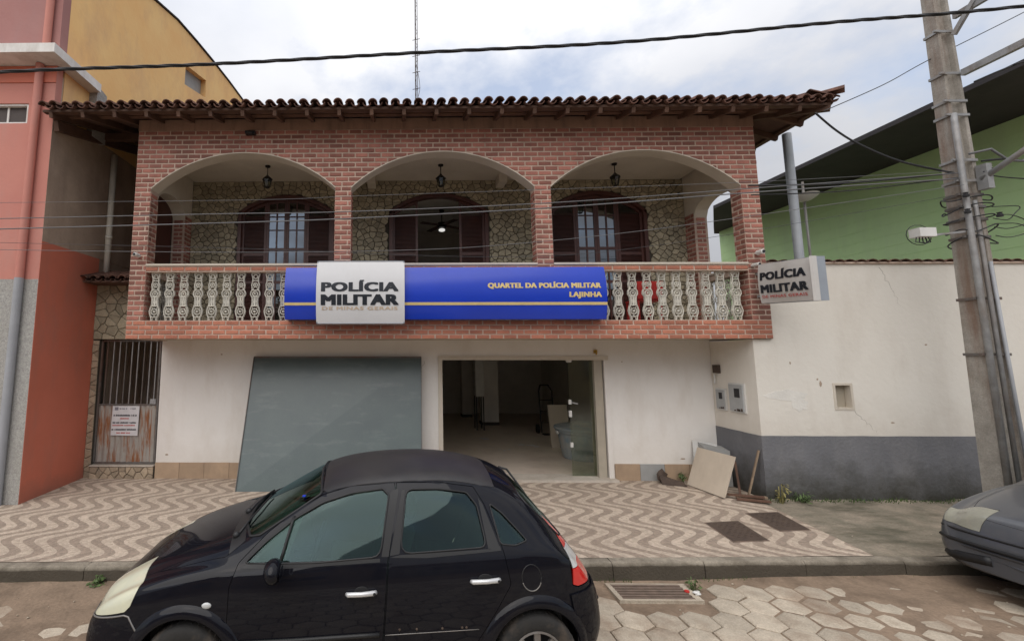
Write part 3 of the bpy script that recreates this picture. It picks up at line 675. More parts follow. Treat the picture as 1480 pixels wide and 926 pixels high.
def clip(poly, nx, nz, d):        # keep nx*x+nz*z <= d
    o = []; n = len(poly)
    for i in range(n):
        p, q = poly[i], poly[(i+1) % n]; a = nx*p[0]+nz*p[1]-d; c = nx*q[0]+nz*q[1]-d
        if a <= 0: o.append(p)
        if (a < 0 < c) or (c < 0 < a): t = a/(a-c); o.append((p[0]+(q[0]-p[0])*t, p[1]+(q[1]-p[1])*t))
    return o
def voronoi(x0, x1, z0, z1, sx, sz, jit=.42, rr=R):
    seeds = {}; nx = max(1, int(round((x1-x0)/sx))); nz = max(1, int(round((z1-z0)/sz))); sx = (x1-x0)/nx; sz = (z1-z0)/nz
    for i in range(nx):
        for j in range(nz):
            seeds[i, j] = (x0+(i+.5+(.5 if j % 2 else 0)*.6+rr.uniform(-jit,jit))*sx, z0+(j+.5+rr.uniform(-jit,jit))*sz)
    for (i, j), s in seeds.items():
        poly = [(max(x0,s[0]-2*sx),max(z0,s[1]-2*sz)),(min(x1,s[0]+2*sx),max(z0,s[1]-2*sz)),(min(x1,s[0]+2*sx),min(z1,s[1]+2*sz)),(max(x0,s[0]-2*sx),min(z1,s[1]+2*sz))]
        for di in range(-3, 4):
            for dj in range(-3, 4):
                if (di or dj) and (i+di, j+dj) in seeds:
                    q = seeds[i+di, j+dj]; mx_, mz_ = (s[0]+q[0])/2, (s[1]+q[1])/2; nx_, nz_ = q[0]-s[0], q[1]-s[1]
                    poly = clip(poly, nx_, nz_, nx_*mx_+nz_*mz_)
                    if len(poly) < 3: break
            if len(poly) < 3: break
        if len(poly) >= 3: yield s, poly
def shrink(poly, d):
    cx = sum(p[0] for p in poly)/len(poly); cz = sum(p[1] for p in poly)/len(poly); o = []
    for p in poly:
        l = hypot(p[0]-cx, p[1]-cz); t = max(0.2, 1-d/max(l,1e-4)); o.append((cx+(p[0]-cx)*t, cz+(p[1]-cz)*t))
    return o
def stone_mb(poly, plane, base, out, th, gap=.009):
    p1 = shrink(poly, gap); p2 = shrink(p1, .012); n = len(p1); m = MB(); P = (lambda p, h: (p[0], h, p[1])) if plane == 'y' else (lambda p, h: (h, p[0], p[1]))
    a, c = R.uniform(-.05,.05), R.uniform(-.05,.05); cx = sum(p[0] for p in poly)/n; cz = sum(p[1] for p in poly)/n
    tilt = lambda p: a*(p[0]-cx)+c*(p[1]-cz)
    m.v = [P(p, base-out*.003) for p in p1]+[P(p, base+out*(th*.6+tilt(p))) for p in p1]+[P(p, base+out*(th+tilt(p))) for p in p2]
    for k in range(2):
        for i in range(n): j = (i+1) % n; m.f.append((k*n+i, k*n+j, (k+1)*n+j, (k+1)*n+i))
    m.f.append(tuple(2*n+i for i in range(n))); m.m = [0]*len(m.f); return m
st = []
def inwin(x, z, g=.0):
    for wd in WIN:
        if wd[0]-g < x < wd[1]+g and z < warch(wd, min(max(x, wd[0]), wd[1]))+g: return wd
    return None
RS = random.Random(5)
for s, poly in voronoi(XL+.245, XR-.245, 2.87, 5.76, .135, .088, rr=RS):
    if inwin(s[0], s[1], -.01): continue
    q = []
    for (x, z) in poly:
        wd = inwin(x, z, .012)
        if wd:
            if z < wd[3]-.02: x = wd[0]-.012 if x < (wd[0]+wd[1])/2 else wd[1]+.012
            else: z = warch(wd, min(max(x, wd[0]), wd[1]))+.014
        q.append((x, z))
    st.append((s, q))
st.sort(key=lambda e: (0 if (e[0][1] > 3.75 and -3.9 < e[0][0] < 5.4) else 5) + hypot(e[0][0]-.3, e[0][1]-2.35)*.1 + (2 if e[0][1] < 3.75 else 0))
restm = MB()
for k, (s, q) in enumerate(st):
    m = stone_mb(q, 'y', BY, -1, RS.uniform(.014,.026), .007)
    if k < 300: m.build('stone', M['stone'], backw)
    else:
        n0 = len(restm.v); restm.v += m.v; restm.f += [tuple(i+n0 for i in f_) for f_ in m.f]; restm.m += m.m
struct(restm.build('stonework', M['stone'], backw), 'stuff')
# room behind the windows
b = MB(); b.box(XL+.05, XR-.05, 12.3, 12.45, 2.86, 5.8); b.box(XL+.05, XL+.2, BY+.2, 12.3, 2.86, 5.8); b.box(XR-.2, XR-.05, BY+.2, 12.3, 2.86, 5.8); b.box(XL+.2, XR-.2, BY+.2, 12.3, 5.65, 5.8)
b.build('upper_room_wall', M['int_wall'], bld)
b = MB(); b.box(XL+.05, XR-.05, 12.45, 17.5, 2.86, 6.1); b.build('rear_block', M['white_wall'], bld)
# windows: frame, louvred shutters, glazed leaves
def window(wd, kind):
    a, c, z0, sp, cr_ = wd; fr = MB(); n = 20; y0, y1 = BY-.05, BY+.10; t = .065
    fr.box(a, a+t, y0, y1, z0, sp); fr.box(c-t, c, y0, y1, z0, sp)
    for k in range(n):
        xa = a+(c-a)*k/n; xb = a+(c-a)*(k+1)/n; za, zb = warch(wd, xa), warch(wd, xb)
        ya, yb = max(za-t*1.1, sp-.1), max(zb-t*1.1, sp-.1)
        fr.hexa([(xa,y0,ya),(xb,y0,yb),(xb,y1,yb),(xa,y1,ya),(xa,y0,za),(xb,y0,zb),(xb,y1,zb),(xa,y1,za)])
    fo = fr.build('window_frame', M['wood'], bld)
    sw = (c-a-2*t)*.275; xi0, xi1 = a+t, c-t; yb_ = BY+.02
    def leaf(x0, x1, glass, name):
        top0, top1 = warch(wd, x0)-t*1.1, warch(wd, x1)-t*1.1
        m = MB(); s = .045
        m.box(x0, x0+s, yb_, yb_+.04, z0, top0+(.0 if x0 < (a+c)/2 else 0)); m.box(x1-s, x1, yb_, yb_+.04, z0, top1)
        mid = 3.75
        for z in (z0+.05, mid, 4.4 if glass else 4.3): m.box(x0+s, x1-s, yb_+.002, yb_+.038, z-.035, z+.02)
        # arched top rail
        q = 4
        for k in range(q):
            xa = x0+s+(x1-x0-2*s)*k/q; xb = x0+s+(x1-x0-2*s)*(k+1)/q; za, zb = warch(wd, xa)-t*1.1, warch(wd, xb)-t*1.1
            m.hexa([(xa,yb_+.001,za-.06),(xb,yb_+.001,zb-.06),(xb,yb_+.039,zb-.06),(xa,yb_+.039,za-.06),(xa,yb_+.001,za),(xb,yb_+.001,zb),(xb,yb_+.039,zb),(xa,yb_+.039,za)])
        lo = m.build(name, M['wood'], bld)
        zt = min(top0, top1)-.05
        if glass:
            g = MB(); xm = (x0+x1)/2; mb = MB(); mb.box(xm-.014, xm+.014, yb_+.004, yb_+.036, z0+.07, max(top0,top1)-.05)
            for zz in (4.02, 4.78, 5.05): mb.box(x0+s, x1-s, yb_+.006, yb_+.034, zz-.010, zz+.010)
            mb.build('glazing_bar', M['wood'], lo)
            for (p0, p1) in ((x0+s, xm-.014), (xm+.014, x1-s)):
                g = MB(); g.quad((p0,yb_+.02,z0+.07),(p1,yb_+.02,z0+.07),(p1,yb_+.02,warch(wd,p1)-t*1.1-.05),(p0,yb_+.02,warch(wd,p0)-t*1.1-.05)); g.build('pane', M['win_glass'], lo)
        else:
            lv = MB(); z = z0+.09
            while z < zt+.15:
                w0, w1 = warch(wd, x0+s)-t*1.1-.06, warch(wd, x1-s)-t*1.1-.06
                if z > min(w0, w1): break
                if not (mid-.05 < z < mid+.03): lv.hexa([(x0+s,yb_+.006,z),(x1-s,yb_+.006,z),(x1-s,yb_+.034,z+.016),(x0+s,yb_+.034,z+.016),(x0+s,yb_+.006,z+.006),(x1-s,yb_+.006,z+.006),(x1-s,yb_+.034,z+.022),(x0+s,yb_+.034,z+.022)])
                z += .026
            lv.box(x0+s, x1-s, yb_+.035, yb_+.04, z0+.05, zt)
            struct(lv.build('louvre_slats', M['wood'], lo), 'stuff')
    leaf(xi0, xi0+sw, False, 'shutter'); leaf(xi1-sw, xi1, False, 'shutter')
    xm = (xi0+xi1)/2
    if kind == 'glazed':
        leaf(xi0+sw+.004, xm-.002, True, 'glazed_leaf'); leaf(xm+.002, xi1-sw-.004, True, 'glazed_leaf')
for wd, kd in zip(WIN, ('glazed', 'open', 'glazed')): window(wd, kd)
# dark plank door that closes the left side arch
b = MB()
for k in range(6): b.box(XL-.035, XL-.004, SY0+.01+k*.17, SY0+.165+k*.17, 2.9, 5.35)
b.build('boarded_screen', M['wood'], bld)
b = MB(); b.box(XL-.003, XL-.001, SY0-.05, SY1+.06, 2.9, 5.4); b.build('screen_backing', M['wood'], bld)

# ---- roof
EY, EZ, PITCH_ = 6.60, 6.13, 0.30
RX0, RX1, RIDGE = -5.56, 6.62, 12.6
roof = MB()
rz_ = EZ-.03
def rp(x, y, dz=0):      # underside plane of front slope
    return (x, y, EZ+(y-EY)*PITCH_+dz)
RT = EZ+(RIDGE-EY)*PITCH_
hx = RX1-(RIDGE-EY)
def slab(m, pts, th):
    n = len(pts); m.prism
    v = [(p[0],p[1],p[2]) for p in pts]+[(p[0],p[1],p[2]-th) for p in pts]; b0 = len(m.v); m.v += v
    m.f.append(tuple(b0+i for i in range(n))); m.f.append(tuple(b0+n+i for i in range(n-1,-1,-1)))
    for i in range(n): j = (i+1) % n; m.f.append((b0+j,b0+i,b0+n+i,b0+n+j))
    m.m += [0]*(n+2)
slab(roof, [rp(RX0,EY+.05),rp(RX1-.05,EY+.05),(hx,RIDGE,RT),(RX0,RIDGE,RT)], .022)
slab(roof, [(RX1-.05,EY+.05,EZ+.015),(RX1-.05,18.4,EZ+.015),(hx,18.4,RT),(hx,RIDGE,RT)], .022)
slab(roof, [(RX0,RIDGE,RT),(hx,RIDGE,RT),(hx,18.4,RT-.3),(RX0,18.4,EZ)], .022)
roof = roof.build('roof', M['roofboard'], bld)
raf = None; x = RX0+.12; me_r = None
while x < RX1-.1:
    ylast = min(RIDGE, EY+(RX1-x)) if x > hx else RIDGE
    ylen = min(ylast, 10.0)
    if ylen-EY > .3:
        m = MB(); a = rp(x, EY+.06, -.075); c = rp(x, ylen-.05, -.075); m.bar(a, c, .055, .10); m.build('rafter', M['rafter'], roof)
    x += .502
y = EY+.55
while y < 18:
    xs_ = max(hx, RX1-(y-EY)) if y < RIDGE else hx
    if y < 12.5:
        m = MB(); m.bar((RX1-.06, y, EZ-.06), (max(xs_, 4.5), y, EZ-.06+(RX1-.06-max(xs_,4.5))*PITCH_), .055, .10); m.build('rafter', M['rafter'], roof)
    y += .502
m = MB()
for k, yy in enumerate((EY+.09, EY+.42)): m.bar(rp(RX0, yy, -.018-.019), rp(RX1-(yy-EY)-.02, yy, -.018-.019), .09, .03)
m.bar((RX1-.11, EY+.1, EZ-.022), (RX1-.11, 12.0, EZ-.022), .09, .03); m.build('batten', M['rafter'], roof)
m = MB(); m.bar((RX1-.06, EY+.06, EZ-.05), (hx+.6, RIDGE-.6, RT-.22), .07, .12); m.build('hip_rafter', M['rafter'], roof)
# beam that carries the overhang on the left and the purlins seen in the gap
m = MB(); m.bar((XL-.01, 8.0, 6.35), (RX0+.03, 8.0, 6.35), .10, .12); m.bar((XL-.01, 9.2, 6.68), (RX0+.03, 9.2, 6.68), .10, .12); m.bar((-5.49,EY+.25,5.98),(-5.49,10.2,6.15+.75),.08,.16)
m.build('purlin', M['rafter'], roof)
def barrel(L_, r0, r1, th, up=True, n=7):
    m = MB(); s = 1 if up else -1
    for (yy, rr) in ((0, r0), (L_, r1)):
        for rad in (rr, rr-th):
            for k in range(n+1):
                t = pi*(.06+.88*k/n); m.v.append((rad*cos(t), yy, s*(rad*sin(t)-r0*.18)))
    N = n+1
    for k in range(n):
        m.f.append((k, k+1, 2*N+k+1, 2*N+k)); m.f.append((N+k+1, N+k, 3*N+k, 3*N+k+1)); m.f.append((k+1, k, N+k, N+k+1)); m.f.append((2*N+k, 2*N+k+1, 3*N+k+1, 3*N+k))
    m.f += [(0,2*N,3*N,N),(n,N+n,3*N+n,2*N+n)]; m.m = [0]*len(m.f); return m
TP = .1765
cap = barrel(.42, .074, .060, .013, True); chan = barrel(.42, .066, .078, .013, False)
me_cap = cap.mesh('roof_tile'); me_cap.materials.append(M['tile']); me_ch = chan.mesh('roof_tile'); me_ch.materials.append(M['tile'])
pitch_a = math.atan(PITCH_)
tiles = []
nrow = 17; rl = .355
for r_ in range(nrow):
    y = EY + r_*rl*cos(pitch_a); k = 0; x = RX0+.04
    while x < RX1-(y-EY)-.02:
        tiles.append(('c', x, y)); 
        if x+TP/2 < RX1-(y-EY)-.04: tiles.append(('h', x+TP/2, y))
        x += TP
tiles_side = []
for r_ in range(nrow):
    xx = RX1 - r_*rl*cos(pitch_a); y = EY + (RX1-xx) + .06; 
    while y < 18.3: tiles_side.append(('c', xx, y)); tiles_side.append(('h', xx, y+TP/2)); y += TP
tstuff = MB(); cnt = 0
def addgeo(m, src, mtx):
    n0 = len(m.v); m.v += [tuple(mtx @ Vector(v)) for v in src.v]; m.f += [tuple(i+n0 for i in q) for q in src.f]; m.m += [0]*len(src.f)
for t_, x, y in tiles:
    z = EZ+(y-EY)*PITCH_ + (.052 if t_ == 'c' else .045); jx, jz, ja = R.uniform(-.007,.007), R.uniform(-.006,.008), R.uniform(-.03,.03); jy = R.uniform(-.018,.012)
    if y < EY+.5 and cnt < 270:
        inst('roof_tile', me_cap if t_ == 'c' else me_ch, roof, (x+jx, y+jy-.02, z+jz), (pitch_a+R.uniform(-.02,.02), ja, 0)); cnt += 1
    else: addgeo(tstuff, cap if t_ == 'c' else chan, Matrix.Translation((x+jx, y+jy-.02, z+jz)) @ Matrix.Rotation(pitch_a, 4, 'X'))
for t_, xx, y in tiles_side:
    z = EZ+.015+(RX1-xx)*PITCH_ + (.052 if t_ == 'c' else .045)
    mt = Matrix.Translation((xx+.02+R.uniform(-.012,.012), y+R.uniform(-.006,.006), z+R.uniform(-.005,.006))) @ Matrix.Rotation(pi/2, 4, 'Z') @ Matrix.Rotation(pitch_a, 4, 'X')
    if cnt < 298 and xx > RX1-.05 and y < 9.4: inst('roof_tile', me_cap if t_ == 'c' else me_ch, roof, mt.translation, mt.to_euler()); cnt += 1
    else: addgeo(tstuff, cap if t_ == 'c' else chan, mt)
# hip caps, turned up at the corner
for k in range(22):
    q = k*.27; x, y = RX1-q+.06, EY+q-.06; lift = .05*max(0, 1-q/.6)
    addgeo(tstuff, barrel(.40, .095, .08, .014, True), Matrix.Translation((x, y, EZ+.10+q*PITCH_+lift)) @ Matrix.Rotation(radians(45), 4, 'Z') @ Matrix.Rotation(radians(11)-(.12 if k < 2 else 0), 4, 'X'))
for k in range(44): addgeo(tstuff, barrel(.42, .10, .085, .014, True), Matrix.Translation((RX0+k*.33, RIDGE, RT+.08)) @ Matrix.Rotation(-pi/2, 4, 'Z')) if RX0+k*.33 < hx else None
struct(tstuff.build('roof_tiling', M['tile'], roof), 'stuff')
def smoothpts(ps, n=8):
    ps = [Vector(p) for p in ps]; o = []
    for i in range(len(ps)-1):
        p0, p1, p2, p3 = ps[max(i-1,0)], ps[i], ps[i+1], ps[min(i+2,len(ps)-1)]
        for k in range(n):
            t = k/n; o.append(.5*((2*p1)+(-p0+p2)*t+(2*p0-5*p1+4*p2-p3)*t*t+(-p0+3*p1-3*p2+p3)*t**3))
    o.append(ps[-1]); return o

# ================================================================== things fixed to the building
def lantern(x, label):
    r_ = root('hanging_lantern', label, 'lantern', (x, 7.95, 5.76), group='lanterns under the balcony ceiling')
    m = MB(); m.lathe([(0,0),(.05,0),(.045,-.025),(.008,-.035),(.008,-.16),(0,-.16)], (x,7.95,5.76), 10); m.build('ceiling_rose', M['lampmetal'], r_)
    m = MB(); c = (x, 7.95, 5.34)
    m.lathe([(.0,.26),(.015,.25),(.02,.235),(.095,.17),(.10,.16),(.0,.165)], c, 6); m.lathe([(.0,.0),(.03,.0),(.05,.02),(.0,.03)], c, 6)
    for k in range(6):
        a = 2*pi*k/6; m.bar((x+.05*cos(a),7.95+.05*sin(a),5.36),(x+.078*cos(a),7.95+.078*sin(a),5.50),.010,.010)
    m.build('cage', M['lampmetal'], r_)
    m = MB(); m.lathe([(.045,.03),(.072,.158)], c, 6); m.build('lantern_glass', M['door_glass'], r_)
lantern(-2.39, 'black hanging lantern under the left arch of the balcony')
lantern(.757, 'black hanging lantern under the middle arch of the balcony')
lantern(3.88, 'black hanging lantern under the right arch of the balcony')

# ceiling fan seen through the open middle window
r_ = root('ceiling_fan', 'dark ceiling fan with lit white lamp inside the open middle window', 'ceiling fan', (.98, 10.2, 5.64))
m = MB(); m.lathe([(0,0),(.06,0),(.05,-.05),(.012,-.06),(.012,-.28),(.09,-.30),(.11,-.36),(.09,-.42),(0,-.43)], (.98,10.2,5.64), 14); m.build('motor', M['lampmetal'], r_)
for k in range(4):
    a = .5+pi/2*k; m = MB(); m.bar((.98+.1*cos(a),10.2+.1*sin(a),5.28),(.98+.55*cos(a),10.2+.55*sin(a),5.27),.13,.012); m.build('blade', M['wood'], r_)
m = MB(); m.blob((.98,10.2,5.17), .075, 12, 8, (1,1,.5)); m.build('lamp_shade', M['lit_lamp'], r_, smooth=True)

# curved sign box
def curved_sign(name, label, x0, x1, z0, z1, yedge, bulge, matl, ymin=FY-.01):
    r_ = root(name, label, 'sign', ((x0+x1)/2, yedge, z0))
    zc, hh = (z0+z1)/2, (z1-z0)/2
    yf = lambda z: yedge - bulge*(1-((z-zc)/hh)**2)
    m = MB(); n = 16; zs = [z0+(z1-z0)*k/n for k in range(n+1)]
    for z in zs: m.v += [(x0,yf(z),z),(x1,yf(z),z)]
    for k in range(n): m.f.append((2*k,2*k+1,2*k+3,2*k+2)); m.m.append(0)
    face = m.build('sign_face', matl, r_, smooth=True)
    m = MB(); pr = [(yf(z)+.002, z) for z in zs]+[(ymin, z1), (ymin, z0)]
    m.prism(pr, x0+.001, x0+.02, 'yz'); m.prism(pr, x1-.02, x1-.001, 'yz'); m.box(x0, x1, yf(z1)+.003, ymin, z1-.012, z1-.002); m.box(x0, x1, yf(z0)+.003, ymin, z0+.002, z0+.012)
    m.build('sign_casing', matl if name == 'blue_sign' else M['signside'], r_)
    return r_, yf
bs, yb = curved_sign('blue_sign', 'long curved blue police sign with gold lettering on the balcony front', -1.76, 3.155, 2.885, 3.69, 6.99, .075, M['blue'])
def curved_strip(x0, x1, za, zb, yf, off, name, matl, par):
    m = MB()
    for k in range(3):
        z = za+(zb-za)*k/2; m.v += [(x0,yf(z)-off,z),(x1,yf(z)-off,z)]
    m.f = [(0,1,3,2),(2,3,5,4)]; m.m = [0,0]; return m.build(name, matl, par)
curved_strip(-1.76, 3.155, 3.095, 3.138, yb, .004, 'gold_stripe', M['gold_print'], bs)
text_on('lettering', 'QUARTEL DA POLÍCIA MILITAR', 1.36, 3.06, 3.357, .078, lambda z: yb(z)-.005, M['gold_print'], bs, .10)
text_on('lettering', 'LAJINHA', 2.59, 3.065, 3.218, .077, lambda z: yb(z)-.005, M['gold_print'], bs, .10)
ws, yw = curved_sign('white_sign', 'square curved white POLÍCIA MILITAR sign over the blue sign', -1.262, .083, 2.81, 3.785, 6.93, .075, M['signwhite'], ymin=6.92)
text_on('lettering', 'POLÍCIA', -1.17, -.025, 3.305, .138, lambda z: yw(z)-.004, M['black_print'], ws, .125)
text_on('lettering', 'MILITAR', -1.17, -.025, 3.098, .158, lambda z: yw(z)-.004, M['black_print'], ws, .125)
text_on('lettering', 'DE MINAS GERAIS', -1.17, -.025, 3.020, .050, lambda z: yw(z)-.004, M['faded_print'], ws, .06)

# projecting light box on the right
r_ = root('projecting_sign', 'white POLÍCIA MILITAR light box projecting from the right balcony pillar', 'sign', (5.6, 7.1, 3.05))
SZ0, SZ1 = (3.125, 3.068), (3.718, 3.655)
def ysgn(t): return 7.03 - .92*t            # t 0..1 along the sign, towards the street
def bul(z): return 5.545 - .03*(1-((z-3.385)/.32)**2)
def zsg(t, q): return (SZ0[0]+(SZ0[1]-SZ0[0])*t)*(1-q)+(SZ1[0]+(SZ1[1]-SZ1[0])*t)*q
m = MB(); n = 8
for k in range(n+1):
    for t_ in (0, 1): z = zsg(t_, k/n); m.v.append((bul(3.09+.61*k/n)+.03*t_, ysgn(t_), z))
for k in range(n): m.f.append((2*k,2*k+1,2*k+3,2*k+2)); m.m.append(0)
m.build('sign_face', M['signwhite2'], r_)
def hx8(x0, x1, xo0, xo1, e=.006): return [(x0,7.03,SZ0[0]-e),(x1,6.112,SZ0[1]-e),(xo1,6.112,SZ0[1]-e),(xo0,7.03,SZ0[0]-e),(x0,7.03,SZ1[0]+e),(x1,6.112,SZ1[1]+e),(xo1,6.112,SZ1[1]+e),(xo0,7.03,SZ1[0]+e)]
m = MB(); m.hexa(hx8(5.55,5.58,5.69,5.71)); m.build('sign_casing', M['signside'], r_)
m = MB(); m.hexa([(5.518,6.13,3.06),(5.538,6.106,3.06),(5.595,6.106,3.06),(5.595,6.13,3.06),(5.518,6.13,3.664),(5.538,6.106,3.664),(5.595,6.106,3.664),(5.595,6.13,3.664)]); m.build('sign_edge', M['signwhite2'], r_)
m = MB(); m.bar((5.63,7.02,3.6),(5.63,7.20,3.6),.05,.04); m.bar((5.63,7.02,3.25),(5.63,7.20,3.25),.05,.04); m.build('bracket', M['galv'], r_)
def side_text(body, t0, t1, q0, h, matl, bold):
    vs, fs = text_mesh(body, t1-t0, h, 0.0); b = MB(); q = 0
    for dx in (-bold, -bold*.33, bold*.33, bold):
        for dz in (-bold*.35, bold*.35):
            n0 = len(b.v)
            for a_, c in vs:
                t_ = t0+a_+dx*h; z = q0-.060*t_+c+dz*h; b.v.append((bul(3.09+.61*(q0-3.10+c)/.61)+.03*t_-.007-.00015*q, ysgn(t_), z))
            b.f += [tuple(i+n0 for i in f) for f in fs]; b.m += [0]*len(fs); q += 1
    return b.build('lettering', matl, r_, fix=False)
side_text('POLÍCIA', .06, .86, 3.475, .115, M['black_print'], .12)
side_text('MILITAR', .06, .88, 3.280, .120, M['black_print'], .12)
side_text('DE MINAS GERAIS', .06, .86, 3.200, .042, M['red_print'], .06)

def camera_thing(x, y, z, label, s=1, dirx=0):
    r2 = root('security_camera', label, 'security camera', (x, y, z), group='security cameras on the balcony front')
    m = MB(); m.lathe([(0,.06),(.035,.06),(.035,.045),(.02,.04),(.018,.0),(0,0)], (x, y+.02, z), 10, 'y'); m.bar((x,y+.03,z),(x+.01*dirx,y-.03,z+.0),.022,.022); m.build('mount', M['plastic_white'], r2)
    m = MB(); m.lathe([(0,-.09),(.020,-.09),(.032*s,-.08),(.034*s,.03),(.02,.05),(0,.05)], (x, y-.02, z), 12, 'y'); m.build('housing', M['plastic_white'], r2, smooth=False)
    m = MB(); m.lathe([(0,-.004),(.021*s,-.004),(.021*s,0)], (x, y-.111, z), 12, 'y'); m.build('lens', M['black_plastic'], r2)
camera_thing(-4.19, 7.13, 3.925, 'white bullet camera on the left corner brick pillar')
camera_thing(5.64, 7.13, 3.935, 'upper white bullet camera on the right corner brick pillar', 1.15)
camera_thing(5.56, 7.13, 3.735, 'lower white bullet camera just above the projecting sign', .9)
r2 = root('dark_camera', 'small dark box camera on the brick frieze above the left arch', 'camera', (-2.45, 7.15, 5.95))
m = MB(); m.box(-2.53, -2.37, 7.10, 7.177, 5.955, 6.005); m.build('casing', M['black_plastic'], r2); m = MB(); m.lathe([(0,-.03),(.04,-.02),(.055,0),(.05,.02),(0,.02)], (-2.45,7.11,5.965), 12); m.build('dome', M['black_plastic'], r2)
m = MB(); m.box(3.455, 3.505, WY-.05, WY-.001, 2.37, 2.43); m.box(3.47, 3.49, WY-.07, WY-.05, 2.345, 2.40); tag(m.build('door_sensor', M['yellow']), 'small yellow sensor box on the wall above the garage opening', 'sensor')

# red plastic chair on the balcony, behind the balusters
r2 = root('plastic_chair', 'red plastic chair on the balcony behind the right balusters', 'chair', (4.25, 7.95, 2.86))
m = MB(); m.box(4.03, 4.47, 7.75, 8.15, 3.25, 3.28); m.build('seat', M['redplastic'], r2)
m = MB(); m.box(4.03, 4.47, 7.72, 7.75, 3.28, 3.58); m.build('backrest', M['redplastic'], r2)
for a in (4.05, 4.43):
    for c in (7.76, 8.12): m = MB(); m.bar((a,c,2.86),(a,c,3.25),.04,.03); m.build('leg', M['redplastic'], r2)

# ================================================================== things in the garage and by the wall
# large panel leaning on the wall
r2 = root('leaning_panel', 'large dark grey sheet panel leaning on the white wall beside the opening', 'panel', (-1.1, 7.6, .19))
m = MB(); m.hexa([(-2.60,7.50,.185),(.36,7.56,.19),(.36,7.585,.19),(-2.60,7.525,.185),(-2.585,8.17,2.30),(.385,8.17,2.30),(.385,8.195,2.30),(-2.585,8.195,2.30)])
pn = m.build('sheet', M['steel_sheet'], r2)
m = MB(); m.bar((-2.602,7.497,.185),(-2.588,8.167,2.30),.012,.03,(0,1,0)); m.bar((.362,7.557,.19),(.387,8.167,2.30),.012,.03,(0,1,0)); m.bar((-2.587,8.168,2.302),(.386,8.168,2.302),.012,.03); m.build('frame_edge', M['gate_metal'], r2)
# water tank
r2 = root('water_tank', 'dusty grey-blue plastic water tank standing inside the garage opening', 'water tank', (3.86, 9.95, .2))
m = MB(); m.lathe([(0,0),(.40,0),(.42,.03),(.50,.50),(.52,.52),(.54,.55),(.54,.60),(.50,.61)], (3.86,9.95,.2), 28); m.build('tank_body', M['tank'], r2)
m = MB(); m.lathe([(.56,.58),(.575,.60),(.575,.635),(.50,.66),(.22,.70),(.18,.73),(0,.735)], (3.86,9.95,.2), 28); m.build('lid', M['tank'], r2)
m = MB(); m.bar((3.32,9.9,.70),(3.30,9.9,.76),.1,.03); m.build('lid_clip', M['plastic_white'], r2)
m = MB(); m.hexa([(3.55,11.0,.2),(4.0,11.0,.2),(4.0,11.06,.2),(3.55,11.06,.2),(3.55,11.2,1.15),(4.0,11.2,1.15),(4.0,11.26,1.15),(3.55,11.26,1.15)]); tag(m.build('leaning_slab', M['board']), 'beige slab leaning behind the water tank inside the garage', 'slab')
r2 = root('hand_truck', 'dark hand truck standing deep in the garage beside the slab', 'hand truck', (4.05, 12.9, .2))
m = MB()
for s in (-.18, .18): m.tube([(4.05+s,12.8,.25),(4.05+s,12.95,1.35),(4.05+s*.6,13.05,1.5)], .02, 6)
m.tube([(3.94,13.05,1.5),(4.16,13.05,1.5)], .02, 6)
for z in (.5,.8,1.1): m.bar((3.87,12.84+.13*(z-.25),z),(4.23,12.84+.13*(z-.25),z),.03,.02)
m.box(3.87,4.23,12.6,12.82,.21,.225); m.build('frame', M['black_plastic'], r2)
for s in (-.24,.24): m = MB(); m.lathe([(0,-.03),(.12,-.03),(.12,.03),(0,.03)], (4.05+s,12.95,.32), 14, 'x'); m.build('wheel', M['black_plastic'], r2)
r2 = root('white_cabinet', 'white cabinet on dark legs beside the garage column', 'cabinet', (2.3, 13.6, .2))
m = MB(); m.box(2.2,2.44,13.4,13.8,1.15,2.2); m.build('cabinet_body', M['plastic_white'], r2)
for a in (2.22,2.42):
    for c in (13.42,13.78): m = MB(); m.bar((a,c,.2),(a,c,1.15),.03,.03); m.build('leg', M['black_plastic'], r2)
for k, (x, y, lb) in enumerate(((2.1,12.0,'crumpled white paper on the garage floor near the column'),(3.05,11.2,'torn white paper scraps on the garage floor near the tank'),(2.35,10.6,'small paper scrap nearest the garage threshold'))):
    m = MB(); rr = random.Random(k)
    for q in range(6):
        cx, cy = x+rr.uniform(-.16,.16), y+rr.uniform(-.14,.14); s = rr.uniform(.05,.11)*(.5 if k == 2 else 1)
        m.poly([(cx+s*cos(a)*rr.uniform(.6,1), cy+s*sin(a)*rr.uniform(.6,1), .203+rr.uniform(0,.02)) for a in (0,1.2,2.6,3.8,5.1)])
    tag(m.build('paper_litter', M['paper']), lb, 'litter', 'paper litter in the garage')

